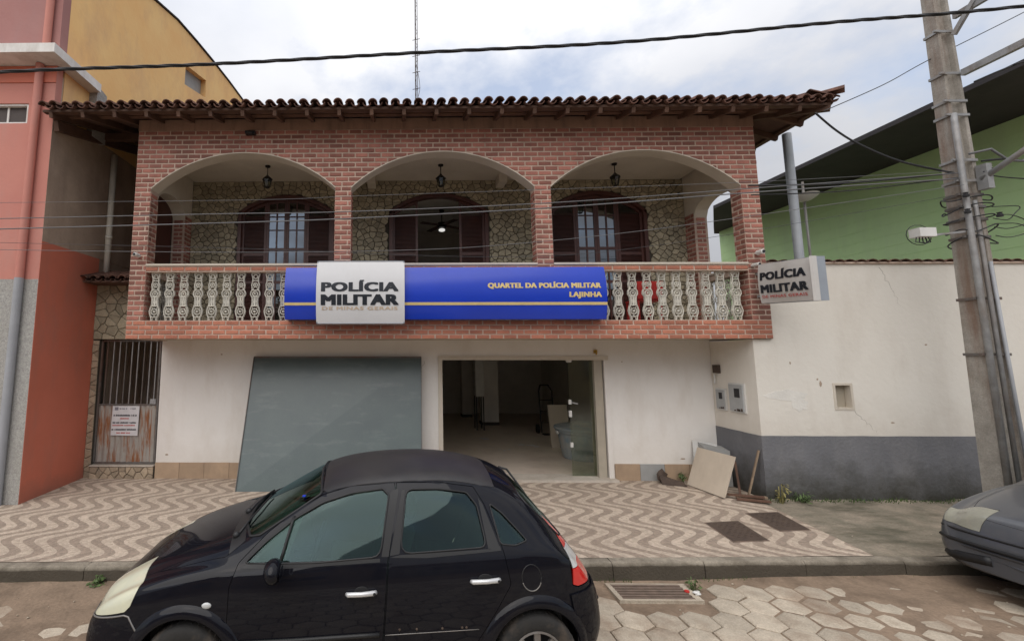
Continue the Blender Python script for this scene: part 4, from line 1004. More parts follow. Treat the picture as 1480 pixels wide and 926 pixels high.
# ================================================================== boundary wall on the right
bwall = root('boundary_wall', 'tall off-white boundary wall with dark grey dado and clay coping', 'wall', (8, 7.3, .15))
m = MB()
NX0, NX1, NZ0, NZ1 = 6.685, 6.925, 1.535, 1.885
m.box(5.512, NX0, 7.235, 7.43, .05, 2.585); m.box(NX1, 24, 7.235, 7.43, .05, 2.585); m.box(NX0, NX1, 7.235, 7.43, .05, NZ0); m.box(NX0, NX1, 7.235, 7.43, NZ1, 2.585)
m.box(5.815, 24, 7.235, 7.43, 2.585, 3.77); m.box(5.512, 5.70, 7.43, 8.60, .05, 2.58); m.box(NX0, NX1, 7.42, 7.43, NZ0, NZ1)
m.build('wall_body', M['right_wall'], bwall)
m = MB()
def rough_skin(m, pts, n, z0, z1, off, nz=9):
    (x0, y0), (x1, y1) = pts; dx, dy = x1-x0, y1-y0; l = hypot(dx, dy); nxv, nyv = dy/l, -dx/l; b0 = len(m.v)
    for j in range(nz+1):
        for i in range(n+1):
            t = i/n; q = z0+(z1-z0)*j/nz; e = off+.007*noise.noise(Vector((t*l*4, q*4, 1)))+.004*noise.noise(Vector((t*l*14, q*14, 3)))
            if j == nz: q += .004*noise.noise(Vector((t*l*3, 0, 5)))
            m.v.append((x0+dx*t+nxv*e, y0+dy*t+nyv*e, q))
    for j in range(nz):
        for i in range(n): a = b0+j*(n+1)+i; m.f.append((a, a+1, a+n+2, a+n+1)); m.m.append(0)
rough_skin(m, [(5.50,7.235),(12,7.235)], 150, .05, 1.122, .009); rough_skin(m, [(5.512,8.25),(5.512,7.226)], 26, .05, 1.122, .009)
m.quad((12,7.22,.05),(24,7.22,.05),(24,7.22,1.122),(12,7.22,1.122)); m.build('dado', M['grey_dado'], bwall, smooth=True, fix=False)
m = MB(); g_ = .028
m.box(NX0-g_, NX0+.006, 7.227, 7.33, NZ0-g_, NZ1+g_); m.box(NX1-.006, NX1+g_, 7.227, 7.33, NZ0-g_, NZ1+g_); m.box(NX0+.006, NX1-.006, 7.228, 7.33, NZ0-g_, NZ0+.006); m.box(NX0+.006, NX1-.006, 7.228, 7.33, NZ1-.006, NZ1+g_)
m.build('niche_frame', M['plaster_cream'], bwall); m = MB(); m.box(NX0+.001, NX1-.001, 7.335, 7.345, NZ0+.001, NZ1-.001); m.build('niche_back', M['alu'], bwall)
m = MB(); m.box(5.815, 24, 7.205, 7.46, 3.771, 3.80); m.build('coping_bed', M['mortar'], bwall)
cp = barrel(.30, .080, .070, .014, True, 6); me_cp = cp.mesh('coping_tile'); me_cp.materials.append(M['tile'])
x = 5.90; k = 0
while x < 15: inst('coping_tile', me_cp, bwall, (x+R.uniform(-.006,.006), 7.185+R.uniform(-.01,.01), 3.80+R.uniform(-.004,.004)), (0, R.uniform(-.04,.04), 0), (1.1,1,.62)); x += .172
# hairline cracks and plaster patches
M['crack'] = mat('crack_shadow_line', (.20,.17,.14,1), rough=.95)
M['patch'] = mat('newer_plaster', (.76,.73,.67,1), rough=.9, bump=.5, bscale=30)
M['chip'] = mat('chipped_plaster', (.42,.33,.25,1), rough=.95)
def crack(par, x, z, dx, dz, y, seed, plane='y'):
    q = random.Random(seed); pts = []; n = 14
    for k in range(n+1):
        pts.append((x+dx*k/n+q.uniform(-.025,.025), z+dz*k/n+q.uniform(-.025,.025)))
    m = MB(); m.tube([(a, y, c) if plane == 'y' else (y, a, c) for a, c in pts], [.0022*(1-.8*k/n) for k in range(n+1)], 4); m.build('crack', M['crack'], par)
def blotch(par, x, z, rx, rz, y, mt_, seed, nm, plane='y'):
    q = random.Random(seed); pts = [(x+rx*cos(t_)*q.uniform(.65,1.1), z+rz*sin(t_)*q.uniform(.65,1.1)) for t_ in [2*pi*k/16 for k in range(16)]]
    m = MB(); m.prism(pts, y, y+.004, 'xz' if plane == 'y' else 'yz'); m.build(nm, M[mt_], par)
crack(bwall, 7.6, 3.7, .25, -.6, 7.2345, 1); crack(bwall, 6.95, 1.5, .3, -.33, 7.2345, 9)
crack(bwall, 9.0, 3.75, -.1, -.9, 7.2345, 4); crack(bld, .45, 2.25, -.1, -.5, WY-.0005, 7)
blotch(bwall, 5.95, 1.72, .33, .10, 7.2325, 'patch', 11, 'plaster_patch'); blotch(bwall, 6.12, 1.60, .16, .12, 7.2322, 'patch', 12, 'plaster_patch')
for k, (x, z, r_x, r_z) in enumerate(((6.48,1.90,.02,.05),(6.44,1.97,.015,.02),(6.05,2.22,.012,.025),(8.15,2.5,.02,.015),(7.5,1.32,.03,.012))): blotch(bwall, x, z, r_x, r_z, 7.2328, 'chip', 20+k, 'plaster_chip')
for k, (x, z, r_x, r_z) in enumerate(((3.95,2.22,.012,.012),(4.9,.56,.05,.015),(-4.1,.6,.03,.02),(-3.2,2.35,.02,.012))): blotch(bld, x, z, r_x, r_z, WY-.0026, 'chip', 40+k, 'plaster_chip')
# meters on the return wall (its face looks left)
def meterbox(y0, y1, z0, z1, label, big):
    r3 = root('meter_box', label, 'meter box', (5.5, (y0+y1)/2, z0), group='meters on the wall return')
    m = MB(); m.box(5.488, 5.511, y0-.025, y1+.025, z0-.025, z1+.025); m.build('backplate', M['plastic_white'], r3)
    m = MB(); m.box(5.470, 5.488, y0, y1, z0, z1); m.build('cover', M['meter'], r3)
    w_ = y1-y0; h_ = z1-z0
    m = MB(); m.box(5.464, 5.470, y0+w_*.2, y0+w_*.58, z0+h_*.52, z0+h_*.86); m.build('window', M['black_plastic'], r3)
    m = MB(); rr = random.Random(3)
    for q in range(5): yy = y0+w_*rr.uniform(.05,.85); m.box(5.466, 5.470, yy, yy+w_*.12, z0, z0+h_*rr.uniform(.04,.12))
    m.build('rust_patch', M['brown_plate'], r3)
meterbox(7.50, 7.80, 1.44, 1.86, 'large grey meter box on the side face of the boundary wall', True)
meterbox(7.93, 8.12, 1.44, 1.75, 'smaller grey meter box nearest the corner with the police building', False)
r3 = root('junction_box', 'small dark junction box with insulator above the meter boxes', 'junction box', (5.5, 8.07, 2.0))
m = MB(); m.box(5.46, 5.511, 8.01, 8.14, 2.03, 2.17); m.build('casing', M['brown_plate'], r3); m = MB(); m.tube([(5.49,8.14,2.0),(5.49,8.15,1.9),(5.47,8.13,1.85)], .014, 6); m.build('insulator', M['plastic_white'], r3)

# rubbish leaning in the corner
def slabthing(name, pts, th, matl, label, cat, group=None):
    a, b_, c, d = [Vector(p) for p in pts]; nn = (b_-a).cross(d-a).normalized()*th
    m = MB(); m.hexa([tuple(a),tuple(b_),tuple(b_+nn),tuple(a+nn),tuple(d),tuple(c),tuple(c+nn),tuple(d+nn)]); o = m.build(name, matl); return tag(o, label, cat, group)
slabthing('board', [(4.80,7.98,.2),(4.90,7.25,.2),(5.12,7.26,.80),(5.02,7.99,.80)], .018, M['board'], 'beige board leaning slanted in the corner by the boundary wall', 'board')
slabthing('broken_board', [(5.02,8.13,.2),(5.36,8.02,.2),(5.40,8.10,.83),(5.06,8.21,.88)], .015, M['plastic_white'], 'broken white board standing behind the beige board', 'board')
m = MB(); m.hexa([(5.10,7.98,.2),(5.46,7.86,.2),(5.48,8.12,.2),(5.12,8.18,.2),(5.12,8.0,.80),(5.48,7.90,.76),(5.49,8.12,.80),(5.13,8.18,.86)]); tag(m.build('rubble_block', M['greyboard']), 'grey concrete box standing in the corner behind the boards', 'block')
m = MB(); m.bar((5.30,7.33,.19),(5.475,7.27,.90),.035,.022); tag(m.build('wooden_plank', M['plankwood']), 'thin wooden plank leaning on the grey dado', 'plank')
m = MB(); m.bar((5.25,7.42,.2),(5.44,7.75,.62),.03,.03); tag(m.build('dark_stick', M['rafter']), 'dark wooden stick leaning between the board and the plank', 'stick')
for k, (a, c, lb) in enumerate((((5.05,7.22,.205),(5.42,7.05,.215),'flat dark lath lying on the pavement below the plank'),((5.10,7.30,.21),(5.47,7.18,.235),'brown lath lying against the foot of the boundary wall'),((5.0,7.34,.235),(5.40,7.14,.25),'topmost brown lath in the pile under the leaning board'))):
    m = MB(); m.bar(a, c, .06, .025); tag(m.build('lath', M['rafter'] if k != 1 else M['plankwood']), lb, 'lath', 'laths in the corner')
r3 = root('debris_piece', 'dark broken chunk lying by the skirting right of the garage door', 'debris', (4.5, 8.0, .2))
m = MB(); m.hexa([(4.38,7.98,.2),(4.72,7.86,.2),(4.75,7.92,.2),(4.42,8.08,.2),(4.36,8.03,.34),(4.66,7.9,.25),(4.70,7.94,.25),(4.42,8.09,.33)]); m.blob((4.45,8.10,.30), .09, 7, 5, (1,.6,1.2), .3, 2); m.build('chunk', M['brown_plate'], r3)
# manhole covers
def cover(pts, label):
    r3 = root('inspection_cover', label, 'inspection cover', (pts[0][0], pts[0][1], .17), group='inspection covers in the mosaic pavement')
    cx = sum(p[0] for p in pts)/4; cy = sum(p[1] for p in pts)/4
    def sc(s): return [(cx+(p[0]-cx)*s, cy+(p[1]-cy)*s) for p in pts]
    def pr(ps, z1, z0=.12):
        m = MB(); b0 = [(x, y, z0+pz(x,y)-.15) for x, y in ps]; t_ = [(x, y, z1+pz(x,y)) for x, y in ps]; m.hexa(b0+t_); return m
    pr(sc(1.0), .0045).build('frame', M['iron_grate'], r3); c_ = pr(sc(.93), .009).build('plate', M['brown_plate'], r3)
    m = MB()
    for i in range(9):
        for j in range(11):
            u, v_ = (i+.5)/9*.9+.05, (j+.5)/11*.9+.05
            A = [pts[0][k]*(1-u)*(1-v_)+pts[1][k]*u*(1-v_)+pts[2][k]*u*v_+pts[3][k]*(1-u)*v_ for k in (0,1)]
            if i and j and (i+j) % 2: x_, y_ = cx+(A[0]-cx)*.9, cy+(A[1]-cy)*.9; z_ = pz(x_,y_)+.0085; m.box(x_-.014, x_+.014, y_-.006, y_+.006, z_, z_+.004)
    struct(m.build('tread_studs', M['brown_plate'], r3), 'stuff')
cover([(3.92,5.72),(4.385,5.77),(4.47,6.40),(3.98,6.33)], 'brown inspection cover nearer the kerb in the mosaic pavement')
cover([(4.73,6.05),(5.157,6.10),(5.26,6.74),(4.77,6.68)], 'brown inspection cover nearer the boundary wall in the mosaic pavement')
# storm drain in the road
r3 = root('storm_drain', 'rusty slotted storm drain grate in the road beside the kerb', 'drain', (2.5, 4.9, 0))
m = MB(); m.box(2.12, 2.93, 4.74, 5.07, -.3, -.2); m.box(2.12,2.17,4.74,5.07,-.2,.002); m.box(2.86,2.93,4.74,5.07,-.2,.002); m.box(2.17,2.86,4.74,4.77,-.2,.001); m.box(2.17,2.86,5.04,5.07,-.2,.004); m.build('concrete_rim', M['paver'], r3)
for k in range(6): m = MB(); y = 4.785+k*.050; m.bar((2.165,y-.008,-.008),(2.865,y-.003,-.008),.026,.022); m.build('grate_bar', M['iron_grate'], r3)
for k in range(3): m = MB(); m.box(2.28+.22*k, 2.30+.22*k, 4.76, 5.06, -.035, -.021); m.build('cross_bar', M['iron_grate'], r3)
m = MB(); m.lathe([(0,.012),(.022,.012),(.024,0),(0,0)], (2.86,4.90,.006), 12); tag(m.build('bottle_cap', M['redplastic']), 'red bottle cap on the right end of the storm drain', 'bottle cap')
m = MB(); m.blob((2.93,4.85,.018), .028, 7, 5, (1.3,1,.6), .35, 4); tag(m.build('plastic_scrap', M['plastic_white']), 'white plastic scrap beside the red bottle cap', 'litter')
# weeds
def weed(name, x, y, z, n, r0, h, matl, label, seed, lw=.03):
    rr = random.Random(seed); m = MB()
    for k in range(n):
        a = rr.uniform(0, 2*pi); l = rr.uniform(.4, 1)*r0; hh = rr.uniform(.25, 1)*h; w_ = lw*rr.uniform(.6,1.2)
        p0 = Vector((x+rr.uniform(-.02,.02), y+rr.uniform(-.02,.02), z)); p1 = p0+Vector((cos(a)*l*.55, sin(a)*l*.55, hh)); p2 = p0+Vector((cos(a)*l, sin(a)*l, hh*rr.uniform(.5,1.05)))
        s_ = Vector((-sin(a), cos(a), rr.uniform(-.3,.3)))*w_; mid = p1*.45+p2*.55
        m.quad(tuple(p0-s_*.1), tuple(p0+s_*.1), tuple(p1+s_*.25), tuple(p1-s_*.25)); m.poly([tuple(p1), tuple(mid+s_), tuple(p2), tuple(mid-s_)])
    return tag(m.build(name, matl, fix=False), label, 'weed')
weed('weed', -3.10, 4.93, -.02, 30, .09, .10, M['leaf'], 'leafy green weed growing at the kerb in front of the black car', 1, .03)
weed('weed', 2.98, 4.99, -.02, 34, .09, .11, M['leaf'], 'green weed growing at the kerb beside the storm drain', 2, .014)
weed('weed', 4.80, 8.12, .2, 26, .12, .16, M['leaf'], 'small weed growing by the tan skirting near the beige board', 3, .018)
weed('weed', 5.62, 7.10, .16, 26, .13, .30, M['leaf_dry'], 'tall yellowing weed growing at the corner of the grey dado', 4, .02)
weed('weed', 5.95, 7.14, .16, 50, .16, .18, M['leaf'], 'low green weed growing along the foot of the grey dado', 5, .014)
m = MB(); rr = random.Random(9)
for k in range(800):
    x = rr.uniform(5.5, 10.5); y = 7.21-abs(rr.gauss(0,.05)); h = rr.uniform(.015,.06)*(1+noise.noise(Vector((x*2,0,0)))); a = rr.uniform(0,pi); w_ = .006
    m.poly([(x-w_*cos(a), y-w_*sin(a), pz(5.2,y)+.01), (x+w_*cos(a), y+w_*sin(a), pz(5.2,y)+.01), (x+rr.uniform(-.02,.02), y+rr.uniform(-.03,.01), pz(5.2,y)+.01+h)])
for k in range(900):
    x = rr.uniform(-6, 10); y = kerbY(x)-.02-abs(rr.gauss(0,.02)); 
    if noise.noise(Vector((x*1.6,4,0))) < .05: continue
    h = rr.uniform(.01,.035); a = rr.uniform(0,pi); w_ = .005
    m.poly([(x-w_*cos(a), y-w_*sin(a), -.03), (x+w_*cos(a), y+w_*sin(a), -.03), (x+rr.uniform(-.015,.015), y+rr.uniform(-.02,.01), -.0+h)])
struct(m.build('grass_tufts', M['leaf'], fix=False), 'stuff')
# little stones and grit on the road and pavement
m = MB()
for k in range(420):
    x = rr.uniform(-5.2, 9); y = rr.uniform(2.9, 8.1)
    if y > kerbY(x)-.03 and (y < kerbY(x)+.16 or x < -5.4): continue
    if y > 7.1 and x > 5.3: continue
    if y > kerbY(x) and rr.random() < .8: continue
    z = pz(x,y) if y > kerbY(x) else mudh(x,y)+.004; r0 = rr.uniform(.004,.013); m.blob((x,y,z+r0*.3), r0, 5, 3, (1,1,.7), .3, k)
struct(m.build('road_grit', M['paver']), 'stuff')

# ================================================================== left: gate, stone pier, red building
gw = root('gate_wall', 'rough stone wall with small tiled roof around the iron gate', 'wall', (-4.9, 8.3, .2))
m = MB(); m.box(-5.545, -5.425, 8.22, 8.42, .1, 3.62); m.box(-5.425, -4.355, 8.22, 8.42, 2.62, 3.62); m.box(-5.425, -4.295, 8.20, 8.42, .1, .405); m.box(-4.353,-4.335,8.42,8.44,2.6,6.0)
m.build('wall_core', M['stone_wall'], gw)
RS2 = random.Random(8)
for (x0, x1, z0, z1, sx_, sz_, mt_) in ((-5.545,-5.425,.19,2.60,.12,.10,'rubble'),(-5.545,-4.36,2.62,3.61,.19,.11,'stone'),(-5.425,-4.30,.19,.40,.16,.075,'rubble')):
    for s, q in voronoi(x0, x1, z0, z1, sx_, sz_, .38, RS2): stone_mb(q, 'y', 8.22 if mt_ == 'stone' or x1 < -5.4 else 8.20, -1, RS2.uniform(.014,.026), .006).build('stone', M[mt_], gw)
m = MB(); m.box(-5.43, -4.30, 8.17, 8.40, .405, .425); m.build('threshold', M['stepstone'], gw)
m = MB(); m.box(-5.53, -4.36, 7.80, 8.40, 3.60, 3.625); lr = m.build('lean_to_roof', M['rafter'], gw)
lt = barrel(.40, .074, .062, .012, True); me_lt = lt.mesh('roof_tile'); me_lt.materials.append(M['tile']); lc = barrel(.40, .066, .074, .012, False); me_lc = lc.mesh('roof_tile'); me_lc.materials.append(M['tile'])
x = -5.50
while x < -4.40:
    for q in range(2):
        inst('roof_tile', me_lt, lr, (x+R.uniform(-.005,.005), 7.76+q*.33+R.uniform(-.01,.01), 3.665+q*.10), (.30,R.uniform(-.03,.03),0)); inst('roof_tile', me_lc, lr, (x+.085, 7.77+q*.33, 3.655+q*.10), (.30,0,0))
    x += .17
# the passage behind the gate
m = MB(); m.box(-5.545, -4.30, 9.9, 10.0, .1, 6.5); m.build('passage_wall', M['brown_raw'], gw); m = MB(); m.box(-5.545, -4.30, 8.42, 9.9, .1, .42); m.build('passage_floor', M['dirt_concrete'], gw)
m = MB(); m.box(-5.54,-4.36,8.45,9.89,3.58,3.60); m.build('passage_ceiling', M['brown_raw'], gw)
m = MB(); m.tube([(-5.47,8.32,3.80),(-5.47,8.32,6.15)], .055, 12); m.tube([(-5.47,8.32,4.5),(-5.47,8.32,4.56)], .062, 12); tag(m.build('drain_pipe', M['whitepipe'], smooth=True), 'dirty white drain pipe in the gap left of the balcony', 'pipe')
# gate
gt = root('iron_gate', 'rusty iron gate with vertical bars above a corrugated sheet', 'gate', (-4.87, 8.28, .45))
m = MB()
m.bar((-5.415,8.28,.45),(-5.40,8.28,2.60),.035,.035); m.bar((-4.335,8.28,.45),(-4.335,8.28,2.60),.035,.035); m.bar((-5.415,8.28,.45),(-4.335,8.28,.45),.035,.035,); m.bar((-5.41,8.281,1.455),(-4.335,8.281,1.455),.036,.03); m.bar((-5.40,8.28,2.595),(-4.335,8.28,2.595),.035,.03)
m.build('gate_frame', M['gate_metal'], gt)
for k in range(9):
    x = -5.30+k*.1125; m = MB(); m.bar((x-.012,8.28,1.47),(x,8.28,2.58),.016,.016); m.build('bar', M['galv'] if k % 3 else M['gate_metal'], gt)
m = MB(); n = 44
for k in range(n+1):
    x = -5.395+1.045*k/n; y = 8.275+.012*cos(k*2*pi/4.4); m.v += [(x,y,.465),(x,y,1.44)]
for k in range(n): m.f.append((2*k,2*k+2,2*k+3,2*k+1)); m.m.append(0)
m.build('corrugated_sheet', M['rust_sheet'], gt, fix=False)
m = MB(); m.box(-4.46,-4.355,8.245,8.262,1.47,1.56); m.build('lock_plate', M['galv'], gt)
pr_ = root('notice_poster', 'white paper notice with black and red lines fixed on the gate', 'notice', (-4.9, 8.24, .92))
m = MB(); m.hexa([(-5.135,8.250,.925),(-4.65,8.250,.918),(-4.65,8.253,.918),(-5.135,8.253,.925),(-5.125,8.250,1.435),(-4.642,8.250,1.435),(-4.642,8.253,1.435),(-5.125,8.253,1.435)]); m.build('sheet', M['paper'], pr_)
def wordline(z, h, x0, x1, mt_, seed, nm='print_line'):
    rr = random.Random(seed); m = MB(); x = x0
    while x < x1-.01:
        w_ = min(rr.uniform(.010,.016), x1-x); m.box(x, x+w_*.72, 8.2485, 8.2498, z, z+h*rr.uniform(.8,1)); x += w_
        if rr.random() < .12: x += .012
    m.build(nm, M[mt_], pr_)
wordline(1.375,.028,-5.00,-4.86,'grey_print',1); wordline(1.375,.028,-4.80,-4.70,'grey_print',2)
m = MB(); m.box(-5.085,-5.02,8.2485,8.2498,1.36,1.415); m.build('emblem', M['grey_print'], pr_)
wordline(1.255,.034,-5.10,-4.68,'black_print',3); wordline(1.205,.026,-4.98,-4.82,'red_print',4)
wordline(1.130,.030,-5.11,-4.68,'black_print',5); wordline(1.087,.024,-5.11,-4.69,'red_print',6)
wordline(1.010,.032,-5.12,-4.68,'black_print',7); wordline(.955,.026,-5.03,-4.78,'red_print',8)

# red and orange house
rb = root('red_house', 'tall pink and coral house with orange side wall and white ledge', 'building', (-5.55, 6.85, .1))
m = MB(); m.box(-14, -5.56, 6.98, 17, .05, 6.9); m.build('house_core', M['brown_raw'], rb)
m = MB(); m.box(-14, -5.55, 6.85, 6.98, .05, 3.50); m.build('rough_plinth', M['chapisco'], rb)
WX0, WX1, WZ0, WZ1 = -6.75, -5.965, 6.03, 6.37
m = MB(); m.box(-14, WX0, 6.85, 6.98, 3.50, 7.0); m.box(WX1, -5.55, 6.85, 6.98, 3.50, 7.0); m.box(WX0, WX1, 6.85, 6.98, 3.50, WZ0); m.box(WX0, WX1, 6.85, 6.98, WZ1, 7.0)
m.build('pink_front', M['pink'], rb)
m = MB(); m.box(-14,-5.549,6.835,6.849,6.72,7.0); m.build('coral_band', M['coral'], rb)
m = MB(); m.box(WX0,WX0+.04,6.87,6.96,WZ0,WZ1); m.box(WX1-.04,WX1,6.87,6.96,WZ0,WZ1); m.box(WX0+.04,WX1-.04,6.87,6.96,WZ0,WZ0+.03); m.box(WX0+.04,WX1-.04,6.87,6.96,WZ1-.03,WZ1)
wf = m.build('window_frame', M['ledge'], rb); m = MB(); m.box(WX0+.04,WX1-.04,6.93,6.95,WZ0+.03,WZ1-.03); m.build('pane', M['int_dark'], wf); m = MB(); m.box(-6.36,-6.33,6.915,6.935,WZ0+.03,WZ1-.03); m.build('glazing_bar', M['ledge'], wf)
m = MB(); m.box(-14, -5.55, 6.85, 7.02, 7.0, 9.4); m.build('upper_front', M['upper_pink'], rb)
m = MB(); m.box(-5.56, -5.545, 6.852, 8.215, .05, 4.10); m.build('coral_side', M['coral'], rb)
m = MB(); m.box(-5.56, -5.547, 6.852, 17, 4.10, 6.25); m.build('raw_side', M['brown_raw'], rb)
og = [(7.022,6.25),(17,6.25),(17,11.5),(15.3,11.30),(13.9,11.17),(12.55,11.0),(11.5,10.84),(10.46,10.65),(9.4,10.32),(8.4,9.95),(7.022,9.4)]
m = MB()
hy = [(11.02,9.30),(12.25,9.66),(12.25,10.18),(11.02,9.84)]
# side wall built round the small window opening
def yz(m, pts, x0=-5.75, x1=-5.55): m.prism(pts, x0, x1, 'yz')
yz(m, [(7.022,6.25),(11.02,6.25),(11.02,10.75),(10.46,10.65),(9.4,10.32),(8.4,9.95),(7.022,9.4)])
yz(m, [(12.25,6.25),(17,6.25),(17,11.5),(15.3,11.30),(13.9,11.17),(12.55,11.0),(12.25,10.95)])
yz(m, [(11.02,6.25),(12.25,6.25),(12.25,9.66),(11.02,9.30)]); yz(m, [(11.02,9.84),(12.25,10.18),(12.25,10.95),(11.5,10.84),(11.02,10.75)])
m.build('orange_side', M['orange'], rb)
m = MB(); m.prism(hy, -5.735, -5.70, 'yz'); m.build('window_recess', M['greyboard'], rb)
m = MB(); ed = [(6.7,9.33),(7.022,9.42),(8.4,9.97),(9.4,10.34),(10.46,10.67),(11.5,10.86),(12.55,11.02),(13.9,11.19),(15.3,11.32),(17.2,11.5)]
for (a, c) in zip(ed[:-1], ed[1:]): m.hexa([(-9.0,a[0],a[1]),(-5.51,a[0],a[1]),(-5.51,c[0],c[1]),(-9.0,c[0],c[1]),(-9.0,a[0],a[1]+.03),(-5.51,a[0],a[1]+.03),(-5.51,c[0],c[1]+.03),(-9.0,c[0],c[1]+.03)])
m.build('roof_edge', M['dark_eave'], rb)
m = MB(); m.hexa([(-14,6.50,7.01),(-5.345,6.50,7.01),(-5.345,7.62,7.01),(-14,7.62,7.01),(-14,6.50,7.16),(-5.345,6.50,7.16),(-5.345,7.62,7.16),(-14,7.62,7.16)]); m.build('ledge', M['ledge'], rb)
m = MB(); m.hexa([(-5.549,7.62,6.2),(-5.44,7.62,6.2),(-5.44,7.98,6.2),(-5.549,7.98,6.2),(-5.549,7.62,7.14),(-5.40,7.62,7.14),(-5.42,7.90,7.10),(-5.549,7.90,7.10)]); m.build('ledge_downstand', M['chapisco'], rb)
m = MB(); m.tube([(-5.80,6.79,3.51),(-5.79,6.79,7.0)], .058, 14, cap=False); m.tube([(-5.72,6.79,7.16),(-5.71,6.79,9.4)], .058, 14, cap=False); m.build('coral_pipe', M['pink'], rb, smooth=True)
m = MB(); m.tube([(-5.82,6.79,.1),(-5.80,6.79,3.51)], .06, 14, cap=False); m.build('grey_pipe', M['greypipe'], rb, smooth=True)
m = MB(); m.tube([(-5.50,8.0,6.6),(-5.50,9.3,6.95)], .035, 8); m.build('overflow_pipe', M['brown_raw'], rb)

# ================================================================== right: post, dish, green building
m = MB(); m.tube([(6.70,7.62,.15),(6.70,7.62,6.13)], .066, 16); tag(m.build('roof_post', M['post_paint'], smooth=True), 'tall grey painted steel post rising behind the boundary wall to the tiled eave', 'post')
r3 = root('satellite_dish', 'small white satellite dish seen edge-on behind the grey post', 'satellite dish', (7.6, 8.4, 4.9))
m = MB(); c_ = Vector((7.62,8.4,5.20)); b0 = 0
for i in range(5):
    for k in range(18): t = 2*pi*k/18; rr_ = .215*i/4; v_ = Matrix.Rotation(radians(-8), 3, 'X') @ Vector((rr_*cos(t), rr_*sin(t), .10*(rr_/.215)**2)); m.v.append(tuple(c_+v_))
for i in range(4):
    for k in range(18): m.f.append((i*18+k, i*18+(k+1) % 18, (i+1)*18+(k+1) % 18, (i+1)*18+k)); m.m.append(0)
m.build('reflector', M['plastic_white'], r3, smooth=True)
m = MB(); m.tube([(7.66,8.48,3.7),(7.66,8.48,5.6)], .02, 8); m.tube([(7.66,8.48,5.2),(7.62,8.40,5.2)], .015, 6); m.build('mast', M['galv'], r3)
gb = root('green_building', 'large green walled building with wide dark eaves behind the boundary wall', 'building', (11.2, 8, 0))
m = MB(); m.box(11, 30, 7.45, 15.5, 0, 6.53); m.build('green_wall', M['green'], gb)
m = MB()
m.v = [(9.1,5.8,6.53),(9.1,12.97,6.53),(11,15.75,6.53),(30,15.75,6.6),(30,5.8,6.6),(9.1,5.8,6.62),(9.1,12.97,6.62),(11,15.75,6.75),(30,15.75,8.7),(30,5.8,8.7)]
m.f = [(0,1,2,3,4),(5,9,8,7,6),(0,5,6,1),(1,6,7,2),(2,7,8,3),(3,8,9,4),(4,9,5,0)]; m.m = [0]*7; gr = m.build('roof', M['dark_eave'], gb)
for k in range(0): m = MB(); y = 6.0+k*.62; m.bar((9.12,y,6.50),(10.99,y,6.50),.05,.055); m.build('eave_rafter', M['dark_eave'], gr)
m = MB()
for z in range(24): m.box(10.994, 11.0, 7.46, 15.4, .5+z*.25, .512+z*.25)
struct(m.build('block_courses', M['green'], gb), 'stuff')

# utility pole
up = root('utility_pole', 'weathered concrete utility pole with clamps and conduits beside the grey car', 'utility pole', (7.95, 6.35, .15))
def polesec(z): 
    t = (z-.15)/9.0; wd = .36-.18*t; dp = .24-.11*t; return wd, dp
PXC = 7.945
m = MB()
zz = [.10, 2, 4, 6, 8, 9.6]
for z in zz:
    wd, dp = polesec(z); a, c = wd/2, dp/2
    m.v += [(PXC-a,6.35-c,z),(PXC-a*.62,6.35-c,z),(PXC-a*.5,6.35-c+.05,z),(PXC+a*.5,6.35-c+.05,z),(PXC+a*.62,6.35-c,z),(PXC+a,6.35-c,z),(PXC+a,6.35+c,z),(PXC-a,6.35+c,z)]
for k in range(len(zz)-1):
    for i in range(8): j = (i+1) % 8; m.f.append((k*8+i, k*8+j, (k+1)*8+j, (k+1)*8+i)); m.m.append(0)
m.f.append(tuple(range(7,-1,-1))); m.f.append(tuple(40+i for i in range(8))); m.m += [0,0]
m.build('pole_shaft', M['concrete_pole'], up)
for z in (5.93, 5.72, 5.05, 6.35, 7.0, 4.55, 4.2, 3.95, 3.1, 2.35, 4.75, 4.38):
    wd, dp = polesec(z); m = MB(); a, c = wd/2+.012, dp/2+.012; th = .035
    for (p, q) in (((-a,-c),(a,-c)),((a,-c),(a,c)),((a,c),(-a,c)),((-a,c),(-a,-c))): m.bar((PXC+p[0],6.35+p[1],z),(PXC+q[0],6.35+q[1],z),.012,th)
    m.bar((PXC-a-.06,6.35-c,z),(PXC-a,6.35-c,z),.03,.03); m.build('clamp', M['galv'] if z > 4.6 else M['gate_metal'], up)
m = MB(); m.tube([(PXC-.17,6.19,.3),(PXC-.155,6.20,4.0),(PXC-.14,6.21,5.6),(PXC-.10,6.24,5.72)], .034, 12); m.build('conduit', M['galv'], up, smooth=True)
m = MB(); m.tube([(PXC-.045,6.18,.3),(PXC-.04,6.20,4.3),(PXC-.02,6.22,4.45)], .024, 10); m.build('conduit', M['galv'], up, smooth=True)
m = MB(); m.tube([(PXC+.12,6.19,.3),(PXC+.07,6.22,3.6)], .020, 8); m.build('earth_cable', M['greypipe'], up, smooth=True)
def arm(name, a, b_, w_, h_, mt_='galv'): m = MB(); m.bar(a, b_, w_, h_); m.build(name, M[mt_], up)
arm('lower_bracket_arm', (PXC+.09,6.22,6.33),(8.05,5.15,6.33),.06,.09)
arm('upper_bracket_arm', (PXC+.09,6.22,7.20),(8.0,5.15,7.16),.05,.08)
arm('bracket_upright', (8.03,5.42,6.30),(8.02,5.42,7.3),.11,.09)
arm('brace', (PXC+.02,6.2,6.9),(8.05,5.75,7.55),.05,.05)
m = MB(); m.tube([(PXC+.10,6.2,4.75),(8.15,5.8,5.0),(8.25,5.35,5.35),(8.3,4.7,5.75)], .036, 12); m.build('lamp_arm', M['galv'], up, smooth=True)
